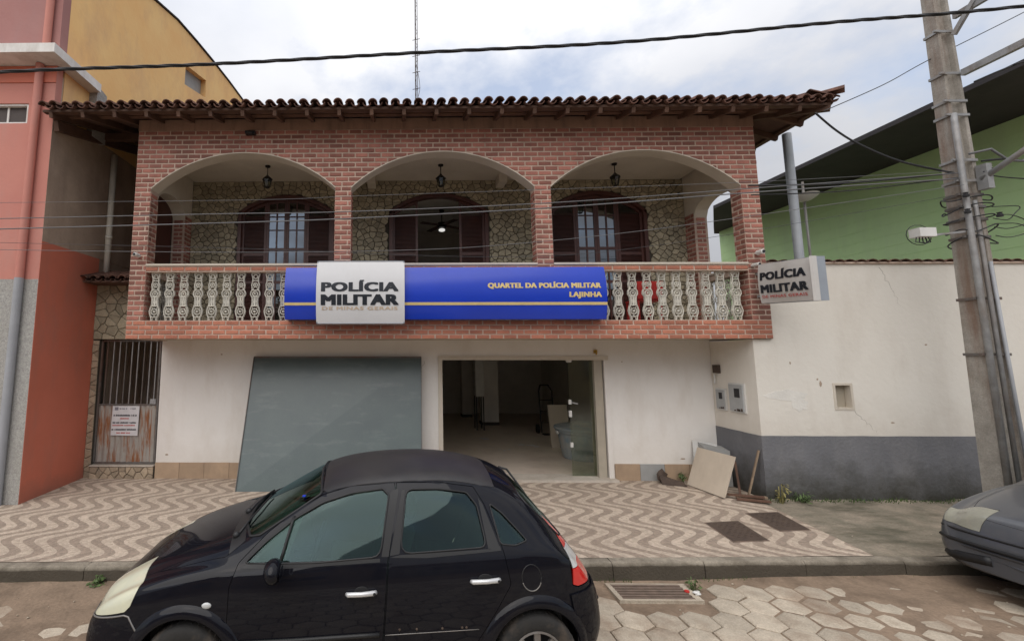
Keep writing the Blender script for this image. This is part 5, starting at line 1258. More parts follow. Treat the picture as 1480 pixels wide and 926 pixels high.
m = MB(); m.box(PXC+.08,PXC+.16,6.12,6.24,4.60,4.95); m.build('lamp_arm_mount', M['galv'], up)
m = MB(); m.tube([(PXC-.12,6.12,5.08),(PXC+.10,6.06,5.12),(PXC+.30,6.05,4.95),(PXC+.42,6.0,4.92),(PXC+.62,5.95,5.1)], .016, 8); m.build('loose_cable', M['light_cable'], up, smooth=True)
m = MB(); rr = random.Random(3)
for k in range(5):
    z = 4.5-k*.15; s_ = 1 if k % 2 else -1; pts = []
    for q in range(9): a = q*pi/4+rr.uniform(0,.5); pts.append((PXC+.24*cos(a)+.02, 6.34+.21*sin(a), z+rr.uniform(-.05,.05)))
    m.tube(smoothpts(pts,4), .009, 5)
for k in range(3):
    z0_ = 4.35-k*.12; m.tube(smoothpts([(PXC+.15,6.18,z0_),(PXC+.28+rr.uniform(0,.2),6.1,z0_-.02),(PXC+.40+rr.uniform(-.1,.1),6.1,z0_-.12),(PXC+.25,6.12,z0_-.2),(PXC+.14,6.18,z0_-.16)],5), .006, 5)
m.build('cable_tangle', M['cable'], up)
for (x, z) in ((PXC-.21,4.48),(PXC+.16,4.85),(PXC-.22,4.25),(PXC+.2,4.2)): m = MB(); m.lathe([(0,0),(.03,.0),(.035,.03),(.02,.045),(.03,.06),(.0,.07)], (x,6.15,z), 8); m.build('insulator', M['cable'], up)
# street cabinet on an arm
r3 = root('splice_box', 'pale cable splice box hanging on an arm left of the pole', 'cable box', (7.1, 6.2, 3.9))
m = MB(); m.box(7.02, 7.24, 6.12, 6.26, 3.93, 4.05); m.build('casing', M['plastic_white'], r3); m = MB(); m.bar((7.24,6.2,3.96),(7.76,6.24,4.02),.025,.025); m.build('arm', M['galv'], r3)
m = MB()
for k in range(5): m.tube([(7.04+.04*k,6.19,3.93),(7.0+.05*k,6.17,3.86),(7.12,6.16,3.84),(7.22,6.18,3.90)], .007, 5)
m.tube([(7.02+.17*cos(t)+.09, 6.22, 3.97+.14*sin(t)) for t in [2*pi*q/14 for q in range(14)]], .005, 5, closed=True); m.build('cable_loops', M['cable'], r3)

# ---- cables across the street front
def cable(ps, r, matl, label, n=6):
    m = MB(); m.tube(smoothpts(ps), r, n); return tag(m.build('cable', M[matl], smooth=True), label, 'cable', 'overhead cables')
ps = smoothpts([(-9,5.6,5.86),(-5.31,5.6,6.08),(-2.53,5.6,6.16),(.22,5.6,6.29),(2.94,5.6,6.41),(5.64,5.6,6.65),(8.15,5.6,6.85),(13,5.6,7.4)], 60)
m = MB()
for s in range(3):
    pp = []
    for i, p in enumerate(ps): a = i*.27+s*2*pi/3; pp.append(p+Vector((0, cos(a), sin(a)))*.012)
    m.tube(pp, .0125, 5)
tag(m.build('cable', M['cable']), 'thick black twisted cable crossing the sky above the roof', 'cable', 'overhead cables')
cable([(-9,6.2,4.2),(-5.654,6.2,4.259),(-2.4,6.2,4.313),(-.743,6.2,4.334),(2.154,6.2,4.448),(4.933,6.2,4.64),(7.74,6.2,4.84)], .0065, 'light_cable', 'upper of the two pale cables crossing in front of the balcony arches')
cable([(-9,6.2,4.03),(-5.638,6.2,4.108),(-2.395,6.2,4.183),(-.742,6.2,4.234),(2.151,6.2,4.378),(4.927,6.2,4.581),(7.73,6.2,4.76)], .0085, 'light_cable', 'lower of the two pale cables crossing in front of the balcony arches')
cable([(-9,6.25,4.5),(-5.678,6.25,4.51),(-2.016,6.25,4.53),(-.551,6.25,4.58),(2.162,6.25,4.66),(4.942,6.25,4.75),(7.746,6.25,4.89)], .003, 'light_cable', 'hair-thin wire highest across the balcony arches')
cable([(-9,6.15,3.9),(-5.607,6.15,3.80),(-2.377,6.15,3.75),(-.16,6.15,3.765),(1.369,6.15,3.835),(3.657,6.15,4.07),(7.73,6.15,4.65)], .004, 'light_cable', 'thin wire sagging lowest just above the balcony handrail')
cable([(-9,6.28,4.05),(-5.6,6.28,3.93),(-2.4,6.28,3.84),(1.5,6.28,3.70),(3.9,6.28,3.90),(7.74,6.28,4.55)], .003, 'thin_cable', 'faint dark wire passing behind the top edge of the white sign')
cable([(6.169,6.5,5.9),(6.45,6.5,5.62),(6.725,6.45,5.37),(7.2,6.4,5.10),(7.80,6.3,4.88)], .014, 'cable', 'dark drop cable from the roof corner down to the pole')
cable([(6.25,6.45,5.9),(7.1,6.4,6.27),(7.82,6.4,6.66),(9.4,6.4,7.45),(12,6.4,8.8)], .007, 'thin_cable', 'thin service wire rising from the roof corner past the pole')
cable([(4.9,6.25,4.70),(6.2,6.25,4.72),(7.75,6.25,4.86)], .011, 'cable', 'dark cable in front of the green wall running into the pole tangle')
cable([(4.9,6.22,4.55),(6.2,6.22,4.60),(7.75,6.22,4.78)], .008, 'cable', 'thinner dark cable just under the one running into the pole tangle')
cable([(8.02,6.15,4.99),(8.4,6.15,5.02),(8.9,6.15,5.0),(12,6.15,5.2)], .015, 'cable', 'thick dark cable leaving the pole to the right')
cable([(8.02,6.15,4.84),(8.6,6.15,4.73),(12,6.15,4.6)], .008, 'cable', 'thin dark cable sagging away to the right of the pole')
cable([(8.02,6.1,6.12),(8.4,6.0,6.27),(8.8,5.9,6.35),(12,5.6,6.9)], .012, 'cable', 'dark cable leaving the pole between its two bracket arms')
# antenna mast on the roof
r3 = root('antenna_mast', 'thin lattice antenna mast standing on the roof against the sky', 'antenna', (.42, 10.2, 7.2))
m = MB(); A3 = [(.42+.032*cos(a), 10.2+.032*sin(a)) for a in (0.3, 2.4, 4.5)]
for a in A3: m.tube([(a[0],a[1],7.1),(a[0],a[1],13)], .008, 5)
z = 7.2; k = 0
while z < 13: a, c = A3[k % 3], A3[(k+1) % 3]; m.bar((a[0],a[1],z),(c[0],c[1],z+.12),.006,.006); z += .12; k += 1
m.build('lattice', M['brown_plate'], r3)
m = MB()
for k in range(6): m.bar((.33,10.2,7.75+k*.42),(.51,10.2,7.79+k*.42),.01,.01)
m.tube(smoothpts([(.42,10.15,9.2),(.50,10.15,8.6),(.40,10.15,8.1),(.58,10.15,7.7)]), .006, 5); m.build('rung', M['brown_plate'], r3)

# ================================================================== CARS
def carpaint(name, c, c2, rough=.22, coat=.6, dust=(.2,.16,.12,1), da=.25):
    return mat(name, c, c2, rough=rough, scale=1.5, spec=.5, coat=coat, coords='Object', stain=dust, stain_amt=da, stain_scale=(2,2,2.5), stain_lo=.5, stain_hi=.8)
M['black_paint'] = carpaint('black_car_paint', (.007,.0075,.011,1), (.006,.006,.009,1), .12, .45, (.018,.016,.016,1), .3)
M['black_paint'].node_tree.nodes['Principled BSDF'].inputs['Specular IOR Level'].default_value = 0.0
M['black_roof'] = mat('matt_black_roof', (.020,.019,.021,1), (.026,.023,.023,1), rough=.42, scale=3, coords='Object', stain=(.05,.045,.042,1), stain_amt=.5)
M['grey_paint'] = carpaint('grey_car_paint', (.062,.066,.074,1), (.055,.058,.066,1), .3, .4, (.13,.12,.11,1), .3)
M['rubber'] = mat('tyre_rubber', (.018,.018,.018,1), (.03,.028,.026,1), rough=.85, coords='Object', scale=8, bump=.3, stain=(.12,.09,.065,1), stain_amt=.6, stain_scale=(3,3,3))
M['trim'] = mat('black_trim', (.014,.014,.015,1), rough=.5, coords='Object')
M['rim'] = mat('dusty_wheel_rim', (.26,.25,.24,1), (.18,.17,.16,1), rough=.45, metal=.6, coords='Object', stain=(.14,.1,.075,1), stain_amt=.5)
M['silver'] = mat('satin_silver', (.62,.62,.62,1), rough=.28, metal=.35, coords='Object')
M['seat'] = mat('grey_car_seat', (.10,.10,.10,1), (.07,.07,.07,1), rough=.9, coords='Object')
M['seat_light'] = mat('pale_car_trim', (.28,.27,.25,1), rough=.8, coords='Object')
M['tail_red'] = mat('red_lamp_lens', (.55,.022,.018,1), (.48,.018,.015,1), rough=.12, coords='Object', coat=.6)
M['tail_clear'] = mat('clear_lamp_lens', (.52,.53,.52,1), (.44,.45,.45,1), rough=.15, coords='Object', coat=.6)
M['head_lens'] = mat('yellowed_headlight', (.56,.55,.40,1), (.48,.48,.38,1), rough=.2, coords='Object', coat=.7, scale=6, stain=(.34,.34,.26,1), stain_amt=.5)
M['head_lens2'] = mat('dusty_headlight', (.26,.255,.20,1), (.19,.185,.155,1), rough=.2, coords='Object', coat=.6, scale=7)
M['mirror'] = mat('mirror_glass', (.7,.72,.75,1), rough=.03, metal=1.0, coords='Object')

def bake(o):
    dg = bpy.context.evaluated_depsgraph_get(); dg.update()
    me = bpy.data.meshes.new_from_object(o.evaluated_get(dg)); old = o.data
    o.modifiers.clear(); o.data = me; bpy.data.meshes.remove(old) if old.users == 0 else None
    return o
def tmpobj(mb, name='tmp'):
    me = mb.mesh(name); o = bpy.data.objects.new(name, me); COL.objects.link(o); return o
def boolean(src, cutters, op):
    """returns new object: src op cutters, src untouched"""
    o = src.copy(); o.data = src.data.copy(); COL.objects.link(o)
    for c in cutters:
        for tries in range(4):
            before = len(o.data.polygons); keep_ = o.data.copy()
            md = o.modifiers.new('b', 'BOOLEAN'); md.operation = op; md.solver = 'EXACT'; md.object = c
            bake(o)
            if op == 'INTERSECT' or len(o.data.polygons) > before*.55: bpy.data.meshes.remove(keep_); break
            o.data = keep_; c.data.transform(Matrix.Translation((.0013,.0007,.0011)))
    return o
def kill(*os_):
    for o in os_:
        me = o.data; bpy.data.objects.remove(o)
        if me and me.users == 0: bpy.data.meshes.remove(me)
def interp(tab, x):
    if x <= tab[0][0]: return tab[0][1]
    for (a, va), (b_, vb) in zip(tab[:-1], tab[1:]):
        if x <= b_: return va+(vb-va)*(x-a)/(b_-a)
    return tab[-1][1]
def finish(o, name, matl, parent, smooth=True, keep=None):
    o.name = name; o.data.name = name; o.data.materials.clear(); o.data.materials.append(matl)
    for p in o.data.polygons: p.material_index = 0
    if keep:
        bm = bmesh.new(); bm.from_mesh(o.data)
        dl = [f for f in bm.faces if not keep(f.calc_center_median())]
        bmesh.ops.delete(bm, geom=dl, context='FACES'); bm.to_mesh(o.data); bm.free()
    if smooth:
        o.data.shade_smooth()
        try: o.data.set_sharp_from_angle(angle=radians(32))
        except Exception: pass
    o.parent = parent; WO[o] = WO.get(parent, (0,0,0)); return o
def prismobj(poly, y0, y1, plane='xz'):
    m = MB(); m.prism(poly, y0, y1, plane); return tmpobj(m)

def shell(st, T, ZR, YR, W, BELT, ZB, FW):
    """loft: stations st along x; half section keyed by the tables"""
    m = MB(); rows_ = []
    for x in st:
        w_, t_, zr, yr, be, zb, fw = (interp(q, x) for q in (W, T, ZR, YR, BELT, ZB, FW))
        yr = min(yr, w_*.92)
        half = [(0, zb), (w_*.55, zb), (w_*.90, zb+.01), (w_*.975, zb+.12), (w_*1.0, zb+(be-zb)*.42), (w_*.995, zb+(be-zb)*.68), (w_*.965, be-.055), (w_*fw, be), (yr+.035, zr-.05), (yr-.06, zr+.028), (yr*.55, t_-(t_-zr)*.25), (0, t_)]
        rows_.append([(x, -a, c) for a, c in half] + [(x, a, c) for a, c in half[-2:0:-1]])
    n = len(rows_[0])
    for r__ in rows_: m.v += r__
    for i in range(len(rows_)-1):
        for k in range(n): j = (k+1) % n; m.f.append((i*n+k, i*n+j, (i+1)*n+j, (i+1)*n+k)); m.m.append(0)
    # flat end caps as quad strips
    h = n//2
    for base in (0, (len(rows_)-1)*n):
        for k in range(h):
            a, b_, c, d = k, k+1, (n-k-1) % n, (n-k) % n
            q = []
            for e in (a, b_, c, d):
                if base+e not in q: q.append(base+e)
            if len(q) >= 3: m.f.append(tuple(q)); m.m.append(0)
    o = tmpobj(m, 'shell'); md = o.modifiers.new('s', 'SUBSURF'); md.levels = 2; md.render_levels = 2; bake(o); return o
def solid(src, off, th):
    o = src.copy(); o.data = src.data.copy(); COL.objects.link(o)
    if off:
        bm = bmesh.new(); bm.from_mesh(o.data); bm.normal_update()
        for v in bm.verts: v.co -= v.normal*off
        bm.to_mesh(o.data); bm.free()
    md = o.modifiers.new('s', 'SOLIDIFY'); md.thickness = th; md.offset = -1; md.use_even_offset = False; return bake(o)
def scale_poly(p, s, d=0):
    cx = sum(q[0] for q in p)/len(p); cz = sum(q[1] for q in p)/len(p); return [(cx+(q[0]-cx)*s, cz+(q[1]-cz)*s) for q in p]
def offset_poly(p, d):
    n = len(p); area = sum(p[i][0]*p[(i+1)%n][1]-p[(i+1)%n][0]*p[i][1] for i in range(n)); s = 1 if area > 0 else -1; o = []
    for i in range(n):
        a, b_, c = Vector(p[i-1]), Vector(p[i]), Vector(p[(i+1) % n]); e1 = (b_-a).normalized(); e2 = (c-b_).normalized()
        n1 = Vector((e1.y, -e1.x))*s; n2 = Vector((e2.y, -e2.x))*s; bi = (n1+n2)
        if bi.length < 1e-4: bi = n1
        bi.normalize(); k = d/max(.35, bi.dot(n1)); q = b_+bi*k; o.append((q.x, q.y))
    return o
def roundp(p, r=.25, n=3):
    """soften polygon corners"""
    o = []; N = len(p)
    for i in range(N):
        a, b_, c = Vector(p[i-1]), Vector(p[i]), Vector(p[(i+1) % N])
        d = min((a-b_).length, (c-b_).length)*r; q0 = b_+(a-b_).normalized()*d; q2 = b_+(c-b_).normalized()*d
        for k in range(n+1): t = k/n; w_ = (1-t)**2*q0+2*t*(1-t)*b_+t*t*q2; o.append((w_.x, w_.y))
    return o

def wheel(parent, x, y, r_, side):
    wh = bpy.data.objects.new('wheel', None); COL.objects.link(wh); wh.parent = parent; wh.location = (x, y, r_); WO[wh] = (0,0,0); wh.empty_display_size = .1
    s = side
    pr = [(.62*r_,-.08),(.70*r_,-.095),(.90*r_,-.098),(.975*r_,-.088),(r_,-.06),(r_,.06),(.975*r_,.088),(.90*r_,.098),(.62*r_,.08)]
    m = MB(); m.lathe([(a, b_) for a, b_ in pr], (0,0,0), 40, 'y')
    for k in range(40): a = 2*pi*k/40; m.bar((r_*cos(a)*.995,-.06,r_*sin(a)*.995),(r_*cos(a+.06)*.995,.06,r_*sin(a+.06)*.995),.008,.006,(cos(a),0,sin(a)))
    m.build('tyre', M['rubber'], wh, smooth=True)
    m = MB(); m.lathe([(.64*r_,s*.085),(.60*r_,s*.075),(.57*r_,s*.03),(.2*r_,s*.035),(0,s*.035)], (0,0,0), 32, 'y')
    m.build('wheel_dish', M['trim'], wh, smooth=True)
    m = MB(); m.lathe([(.645*r_,s*.088),(.60*r_,s*.092),(.575*r_,s*.080),(.56*r_,s*.06)], (0,0,0), 36, 'y')
    for k in range(8):
        a = 2*pi*k/8; c_, s_ = cos(a), sin(a); m.bar((.12*r_*c_,s*.078,.12*r_*s_),(.585*r_*c_,s*.070,.585*r_*s_),.045,.02,(0,1,0))
    m.lathe([(.17*r_,s*.06),(.16*r_,s*.09),(0,s*.095)], (0,0,0), 16, 'y'); m.build('rim', M['rim'], wh)
def surf_y(bvh, x, z, side=-1):
    h = bvh.ray_cast(Vector((x, side*2.0, z)), Vector((0, -side, 0)))
    return h[0], h[1]
from mathutils.bvhtree import BVHTree
def surfline(bvh, pts, off, rad, name, matl, parent, n=6, dense=5, side=-1):
    out_ = []; pp = []
    for a, b_ in zip(pts[:-1], pts[1:]):
        for k in range(dense): t = k/dense; pp.append((a[0]+(b_[0]-a[0])*t, a[1]+(b_[1]-a[1])*t))
    pp.append(pts[-1])
    for (x, z) in pp:
        h, nn = surf_y(bvh, x, z, side)
        if h: out_.append(h+nn*off)
    if len(out_) > 1: m = MB(); m.tube(out_, rad, n); return m.build(name, matl, parent, smooth=True)

# ---------------- black hatchback
S_ = .9675
car = root('black_hatchback', 'black compact hatchback parked parallel to the kerb in front of the building', 'car', (-.348, 4.09, 0), radians(4.1))
car.scale = (S_, S_, S_); WO[car] = (0,0,0)
T = [(-1.97,.50),(-1.93,.62),(-1.86,.70),(-1.74,.78),(-1.5,.90),(-1.2,1.00),(-.98,1.065),(-.86,1.12),(-.6,1.28),(-.35,1.42),(-.15,1.495),(.1,1.535),(.4,1.555),(.75,1.545),(1.05,1.50),(1.25,1.435),(1.38,1.34),(1.5,1.20),(1.6,1.07),(1.68,.96),(1.76,.84),(1.82,.74),(1.85,.58)]
ZR = [(-1.97,.49),(-1.93,.60),(-1.86,.68),(-1.74,.755),(-1.5,.865),(-1.2,.955),(-.98,1.0),(-.86,1.03),(-.6,1.18),(-.35,1.32),(-.15,1.395),(.1,1.435),(.4,1.455),(.75,1.445),(1.05,1.385),(1.25,1.295),(1.38,1.20),(1.5,1.09),(1.6,.99),(1.68,.90),(1.76,.80),(1.82,.71),(1.85,.56)]
YR = [(-1.97,.42),(-1.8,.55),(-1.4,.64),(-.98,.68),(-.7,.655),(-.35,.60),(0,.575),(.5,.565),(1.0,.55),(1.3,.575),(1.5,.60),(1.85,.56)]
W_ = [(-1.985,.46),(-1.965,.55),(-1.92,.635),(-1.84,.71),(-1.7,.77),(-1.5,.805),(-1.2,.825),(-.8,.832),(0,.835),(.9,.835),(1.3,.825),(1.5,.80),(1.65,.76),(1.76,.70),(1.83,.62),(1.86,.54)]
BE = [(-1.97,.46),(-1.9,.59),(-1.8,.68),(-1.6,.80),(-1.3,.89),(-.98,.935),(-.6,.925),(0,.945),(.6,.985),(1.0,1.01),(1.3,1.02),(1.5,.99),(1.65,.88),(1.8,.68),(1.86,.54)]
ZB = [(-1.97,.24),(-1.8,.19),(-1.5,.18),(1.5,.18),(1.75,.21),(1.86,.27)]
FW_ = [(-1.97,.93),(-1.3,.91),(-.9,.925),(0,.935),(1.2,.925),(1.86,.93)]
stn = [-1.975,-1.955,-1.92,-1.86,-1.76,-1.62,-1.45,-1.27,-1.1,-.97,-.87,-.73,-.55,-.37,-.2,0,.25,.5,.75,.98,1.15,1.28,1.38,1.48,1.58,1.67,1.75,1.81,1.845,1.86]
raw = shell(stn, T, ZR, YR, W_, BE, ZB, FW_)
bvh = BVHTree.FromObject(raw, bpy.context.evaluated_depsgraph_get())
hull = solid(raw, 0, .022)
glass_shell = solid(raw, .008, .005)
front_win = roundp([(-.80,.955),(-.66,1.075),(-.46,1.215),(-.26,1.315),(-.05,1.372),(.19,1.40),(.235,1.36),(.165,.985),(-.3,.955)], .16)
rear_win = roundp([(.37,1.395),(.62,1.395),(.84,1.365),(.91,1.28),(.945,1.03),(.31,1.0)], .2)
quart_win = roundp([(1.01,1.29),(1.10,1.225),(1.20,1.12),(1.255,1.06),(1.16,1.035),(1.05,1.045)], .2)
door_f = roundp([(-.885,.30),(-.885,.82),(-.84,.955),(-.66,1.12),(-.46,1.26),(-.26,1.358),(-.05,1.412),(.28,1.435),(.285,1.40),(.215,.95),(.17,.30)], .08, 2)
door_r = roundp([(.182,.30),(.227,.95),(.297,1.40),(.30,1.435),(.62,1.435),(.90,1.395),(.965,1.29),(1.06,1.02),(1.10,.80),(.98,.62),(.86,.45),(.80,.30)], .08, 2)
ws_poly = roundp([(-.90,0),(-.885,-.35),(-.80,-.60),(-.72,-.635),(-.28,-.535),(-.30,-.3),(-.315,0),(-.30,.3),(-.28,.535),(-.72,.635),(-.80,.60),(-.885,.35)], .12)
rw_poly = roundp([(1.29,0),(1.285,-.46),(1.33,-.52),(1.56,-.56),(1.60,-.5),(1.62,0),(1.60,.5),(1.56,.56),(1.33,.52),(1.285,.46)], .15)
hood_poly = roundp([(-1.74,0),(-1.72,-.38),(-1.62,-.585),(-1.3,-.66),(-.93,-.69),(-.97,-.42),(-1.0,0),(-.97,.42),(-.93,.69),(-1.3,.66),(-1.62,.585),(-1.72,.38)], .1)
roof_poly = roundp([(-.285,0),(-.27,-.50),(-.24,-.53),(.4,-.535),(1.0,-.515),(1.08,-.50),(1.10,0),(1.08,.50),(1.0,.515),(.4,.535),(-.24,.53),(-.27,.50)], .08)
hl_poly = roundp([(-1.575,.895),(-1.53,.80),(-1.565,.70),(-1.60,.665),(-1.85,.60),(-2.1,.60),(-2.1,.70),(-1.86,.775)], .1)
tl_top = [(1.41,1.215),(1.46,1.20),(1.8,1.1),(1.8,.965),(1.575,.965),(1.545,1.04)]
tl_mid = [(1.575,.957),(1.9,.957),(1.9,.862),(1.592,.862)]
tl_low = [(1.592,.856),(1.95,.856),(1.95,.755),(1.62,.745),(1.58,.76)]
tl_all = [(1.405,1.22),(1.9,1.2),(1.95,.75),(1.62,.738),(1.575,.755),(1.57,.96),(1.54,1.045)]
def P_(poly, y0, y1, plane='xz'): return prismobj(poly, y0, y1, plane)
cut = []
cw = [P_(front_win,-1.2,1.2), P_(rear_win,-1.2,1.2), P_(quart_win,-1.2,1.2)]
cws = P_(ws_poly,.9,2,'xy'); crw = P_(rw_poly,.7,1.5,'xy')
cdf, cdr = P_(door_f,-1.2,-.25), P_(door_r,-1.2,-.25)
gap = .004
gdf, gdr = P_(offset_poly(door_f,gap),-1.2,-.26), P_(offset_poly(door_r,gap),-1.2,-.26)
ch_, gh = P_(hood_poly,.7,1.5,'xy'), P_(offset_poly(hood_poly,gap),.7,1.5,'xy')
crf, grf = P_(roof_poly,1.25,2,'xy'), P_(offset_poly(roof_poly,gap),1.25,2,'xy')
chl, ghl = P_(hl_poly,-1.0,-.36), P_(offset_poly(hl_poly,gap),-1.0,-.355)
chr_, ghr = P_(hl_poly,.36,1.0), P_(offset_poly(hl_poly,gap),.355,1.0)
gtl, gtr = P_(offset_poly(tl_all,gap*.6),-1.0,-.50), P_(offset_poly(tl_all,gap*.6),.50,1.0)
WXF, WXR, WR_ = -1.18, 1.28, .295
arches = []
for xx in (WXF, WXR):
    for (y0, y1) in ((-1.1,-.52),(.52,1.1)):
        m = MB(); m.lathe([(0,y0),(.345,y0),(.345,y1),(0,y1)], (xx,0,WR_+.01), 36, 'y'); arches.append(tmpobj(m))
body = boolean(hull, cw+[cws,crw,gdf,gdr,gh,grf,ghl,ghr,gtl,gtr]+arches, 'DIFFERENCE')
finish(body, 'body', M['black_paint'], car)
d1 = boolean(hull, [cdf], 'INTERSECT'); d1b = boolean(d1, [cw[0]]+arches, 'DIFFERENCE'); kill(d1); finish(d1b, 'door', M['black_paint'], car)
d2 = boolean(hull, [cdr], 'INTERSECT'); d2b = boolean(d2, [cw[1]]+arches, 'DIFFERENCE'); kill(d2); finish(d2b, 'door', M['black_paint'], car)
o1 = boolean(hull, [ch_], 'INTERSECT'); o = boolean(o1, [ghl, ghr], 'DIFFERENCE'); kill(o1); finish(o, 'bonnet', M['black_paint'], car)
o = boolean(hull, [crf], 'INTERSECT'); finish(o, 'roof', M['black_roof'], car)
for c in (chl, chr_): o = boolean(hull, [c], 'INTERSECT'); finish(o, 'headlight', M['head_lens'], car)
for (pl, mm) in ((tl_top,'tail_red'),(tl_mid,'tail_clear'),(tl_low,'tail_red')):
    for (y0, y1) in ((-1.0,-.505),(.505,1.0)):
        c = P_(pl, y0, y1); o = boolean(hull, [c], 'INTERSECT'); finish(o, 'tail_light', M[mm], car, label=None) if False else finish(o, 'tail_light', M[mm], car); kill(c)
for pl, par in ((front_win,d1b),(rear_win,d2b),(quart_win,car)):
    for (y0, y1) in ((-1.2,0),(0,1.2)):
        c = P_(offset_poly(pl,.012), y0, y1); o = boolean(glass_shell, [c], 'INTERSECT'); kill(c); finish(o, 'side_window', M['car_glass'], par if y0 < -1 else car)
c = P_(offset_poly(ws_poly,.014),.9,2,'xy'); o = boolean(glass_shell, [c], 'INTERSECT'); finish(o, 'windscreen', M['car_glass'], car, keep=lambda q: q.z > .95)
c2 = P_(offset_poly(rw_poly,.014),.7,1.5,'xy'); o = boolean(glass_shell, [c2], 'INTERSECT'); finish(o, 'rear_window', M['car_glass'], car)
# rubber round the windows and seams
for poly, par in ((front_win,d1b),(rear_win,d2b),(quart_win,body)): surfline(bvh, poly+[poly[0]], .0005, .0065, 'window_seal', M['trim'], par, dense=3)
def topline(pts, rad, name, matl, off=.001):
    o_ = []
    for (x, y) in pts:
        h = bvh.ray_cast(Vector((x,y,3)), Vector((0,0,-1)))
        if h[0]: o_.append(h[0]+h[1]*off)
    m = MB(); m.tube(o_, rad, 6, closed=True); return m.build(name, matl, car, smooth=True)
topline(ws_poly, .010, 'windscreen_seal', M['trim']); topline(rw_poly, .008, 'rear_window_seal', M['trim']); topline(roof_poly, .006, 'roof_seal', M['trim'], -.002)
# dark pillar film between the door windows
def patch(poly, name, matl, par, off=.0022, n=10):
    cut_ = P_(poly,-1.2,-.25); s2 = solid(raw, -off, .0015); o = boolean(s2, [cut_], 'INTERSECT'); kill(cut_, s2); return finish(o, name, matl, par)
patch([(.25,1.385),(.30,1.40),(.31,1.395),(.225,.985),(.175,.985)], 'pillar_trim', M['trim'], d1b)
patch(roundp([(.335,1.39),(.36,1.395),(.305,1.0),(.235,.99)],.1), 'pillar_trim', M['trim'], d2b)
patch(roundp([(.925,1.33),(.955,1.29),(1.04,1.03),(.955,1.015)],.1), 'pillar_trim', M['trim'], d2b)
# quarter-light bar, sill, cowl
surfline(bvh, [(-.475,1.225),(-.545,.965)], .002, .012, 'quarterlight_bar', M['trim'], d1b)
patch(roundp([(-.83,.93),(-.78,.955),(.165,.975),(.163,.955),(-.5,.925)],.1), 'sill_strip', M['trim'], d1b)
patch(roundp([(.235,.98),(.31,.995),(.95,1.02),(1.045,1.035),(1.05,1.01),(.5,.975)],.1), 'sill_strip', M['trim'], d2b)
m = MB(); cp_ = [(-1.0,0),(-.97,-.42),(-.93,-.68),(-.83,-.62),(-.885,-.35),(-.905,0),(-.885,.35),(-.83,.62),(-.93,.68),(-.97,.42)]
cc = P_(cp_,.8,1.5,'xy'); s2 = solid(raw, -.003, .002); o = boolean(s2, [cc], 'INTERSECT'); finish(o, 'cowl', M['trim'], car, keep=lambda q: q.z > .85); kill(cc, s2)
# wheel-arch flares
def flare(xc, r0, r1, name, a0, a1):
    m = MB(); n = 30
    for k in range(n+1):
        a = radians(a0+(a1-a0)*k/n); ring = []
        for (rr_, oo) in ((r0,-.012),(r0,.020),(r0+.012,.030),((r0+r1)/2,.026),(r1-.01,.012),(r1,-.004)):
            x = xc+rr_*cos(a); z = WR_+.01+rr_*sin(a); h, nn = surf_y(bvh, x, max(z,.24)); y = h.y if h else -.8
            ring.append((x, y-oo, z))
        m.v += ring
    for k in range(n):
        for q in range(5): b0 = k*6+q; m.f.append((b0, b0+1, b0+7, b0+6)); m.m.append(0)
    m.build(name, M['black_paint'], car, smooth=True)
flare(WXF, .335, .420, 'wheel_arch_flare', 8, 172); flare(WXR, .335, .420, 'wheel_arch_flare', 8, 165)
for xx in (WXF, WXR):
    m = MB(); m.lathe([(.36,-.74),(.36,-.50),(0,-.49)], (xx,0,WR_+.01), 30, 'y'); m.build('wheel_arch_liner', M['trim'], car)
    for s in (-1, 1): wheel(car, xx, s*.735, WR_, s)
# handles
for (x, z, par) in ((.035,.775,d1b),(.915,.835,d2b)):
    h, nn = surf_y(bvh, x, z); y = h.y
    m = MB(); m.lathe([(0,0),(.055,.0),(.050,.012),(.0,.016)], (0,0,0), 16, 'y'); m.v = [(x+a*1.0, y-.001-b_*.05, z+c*.72) for a, b_, c in m.v]; m.build('handle_recess', M['trim'], par, smooth=True)
    m = MB(); m.tube([(x-.105,y-.012,z-.004),(x-.095,y-.026,z-.003),(x,y-.032,z),(x+.085,y-.026,z+.004),(x+.10,y-.012,z+.004)], [.013,.017,.0165,.018,.014], 8); hn = m.build('handle', M['silver'], par, smooth=True)
    m = MB(); m.lathe([(0,-.005),(.010,-.004),(.010,0)], (x+.088,y-.040,z+.004), 10, 'y'); m.build('lock', M['trim'], hn)
# side moulding on the front door, empty clip holes on the rear one
surfline(bvh, [(-.84,.475),(-.4,.485),(.16,.505)], .004, .016, 'side_moulding', M['trim'], d1b, 6)
surfline(bvh, [(.20,.497),(.5,.505),(.86,.515)], .001, .003, 'crease', M['rim'], d2b, 5)
for x in (.30,.42,.60,.74,.77): h, nn = surf_y(bvh, x, .53); m = MB(); m.blob((x,h.y,.53), .009, 6, 4); m.build('clip_hole', M['brown_plate'], d2b)
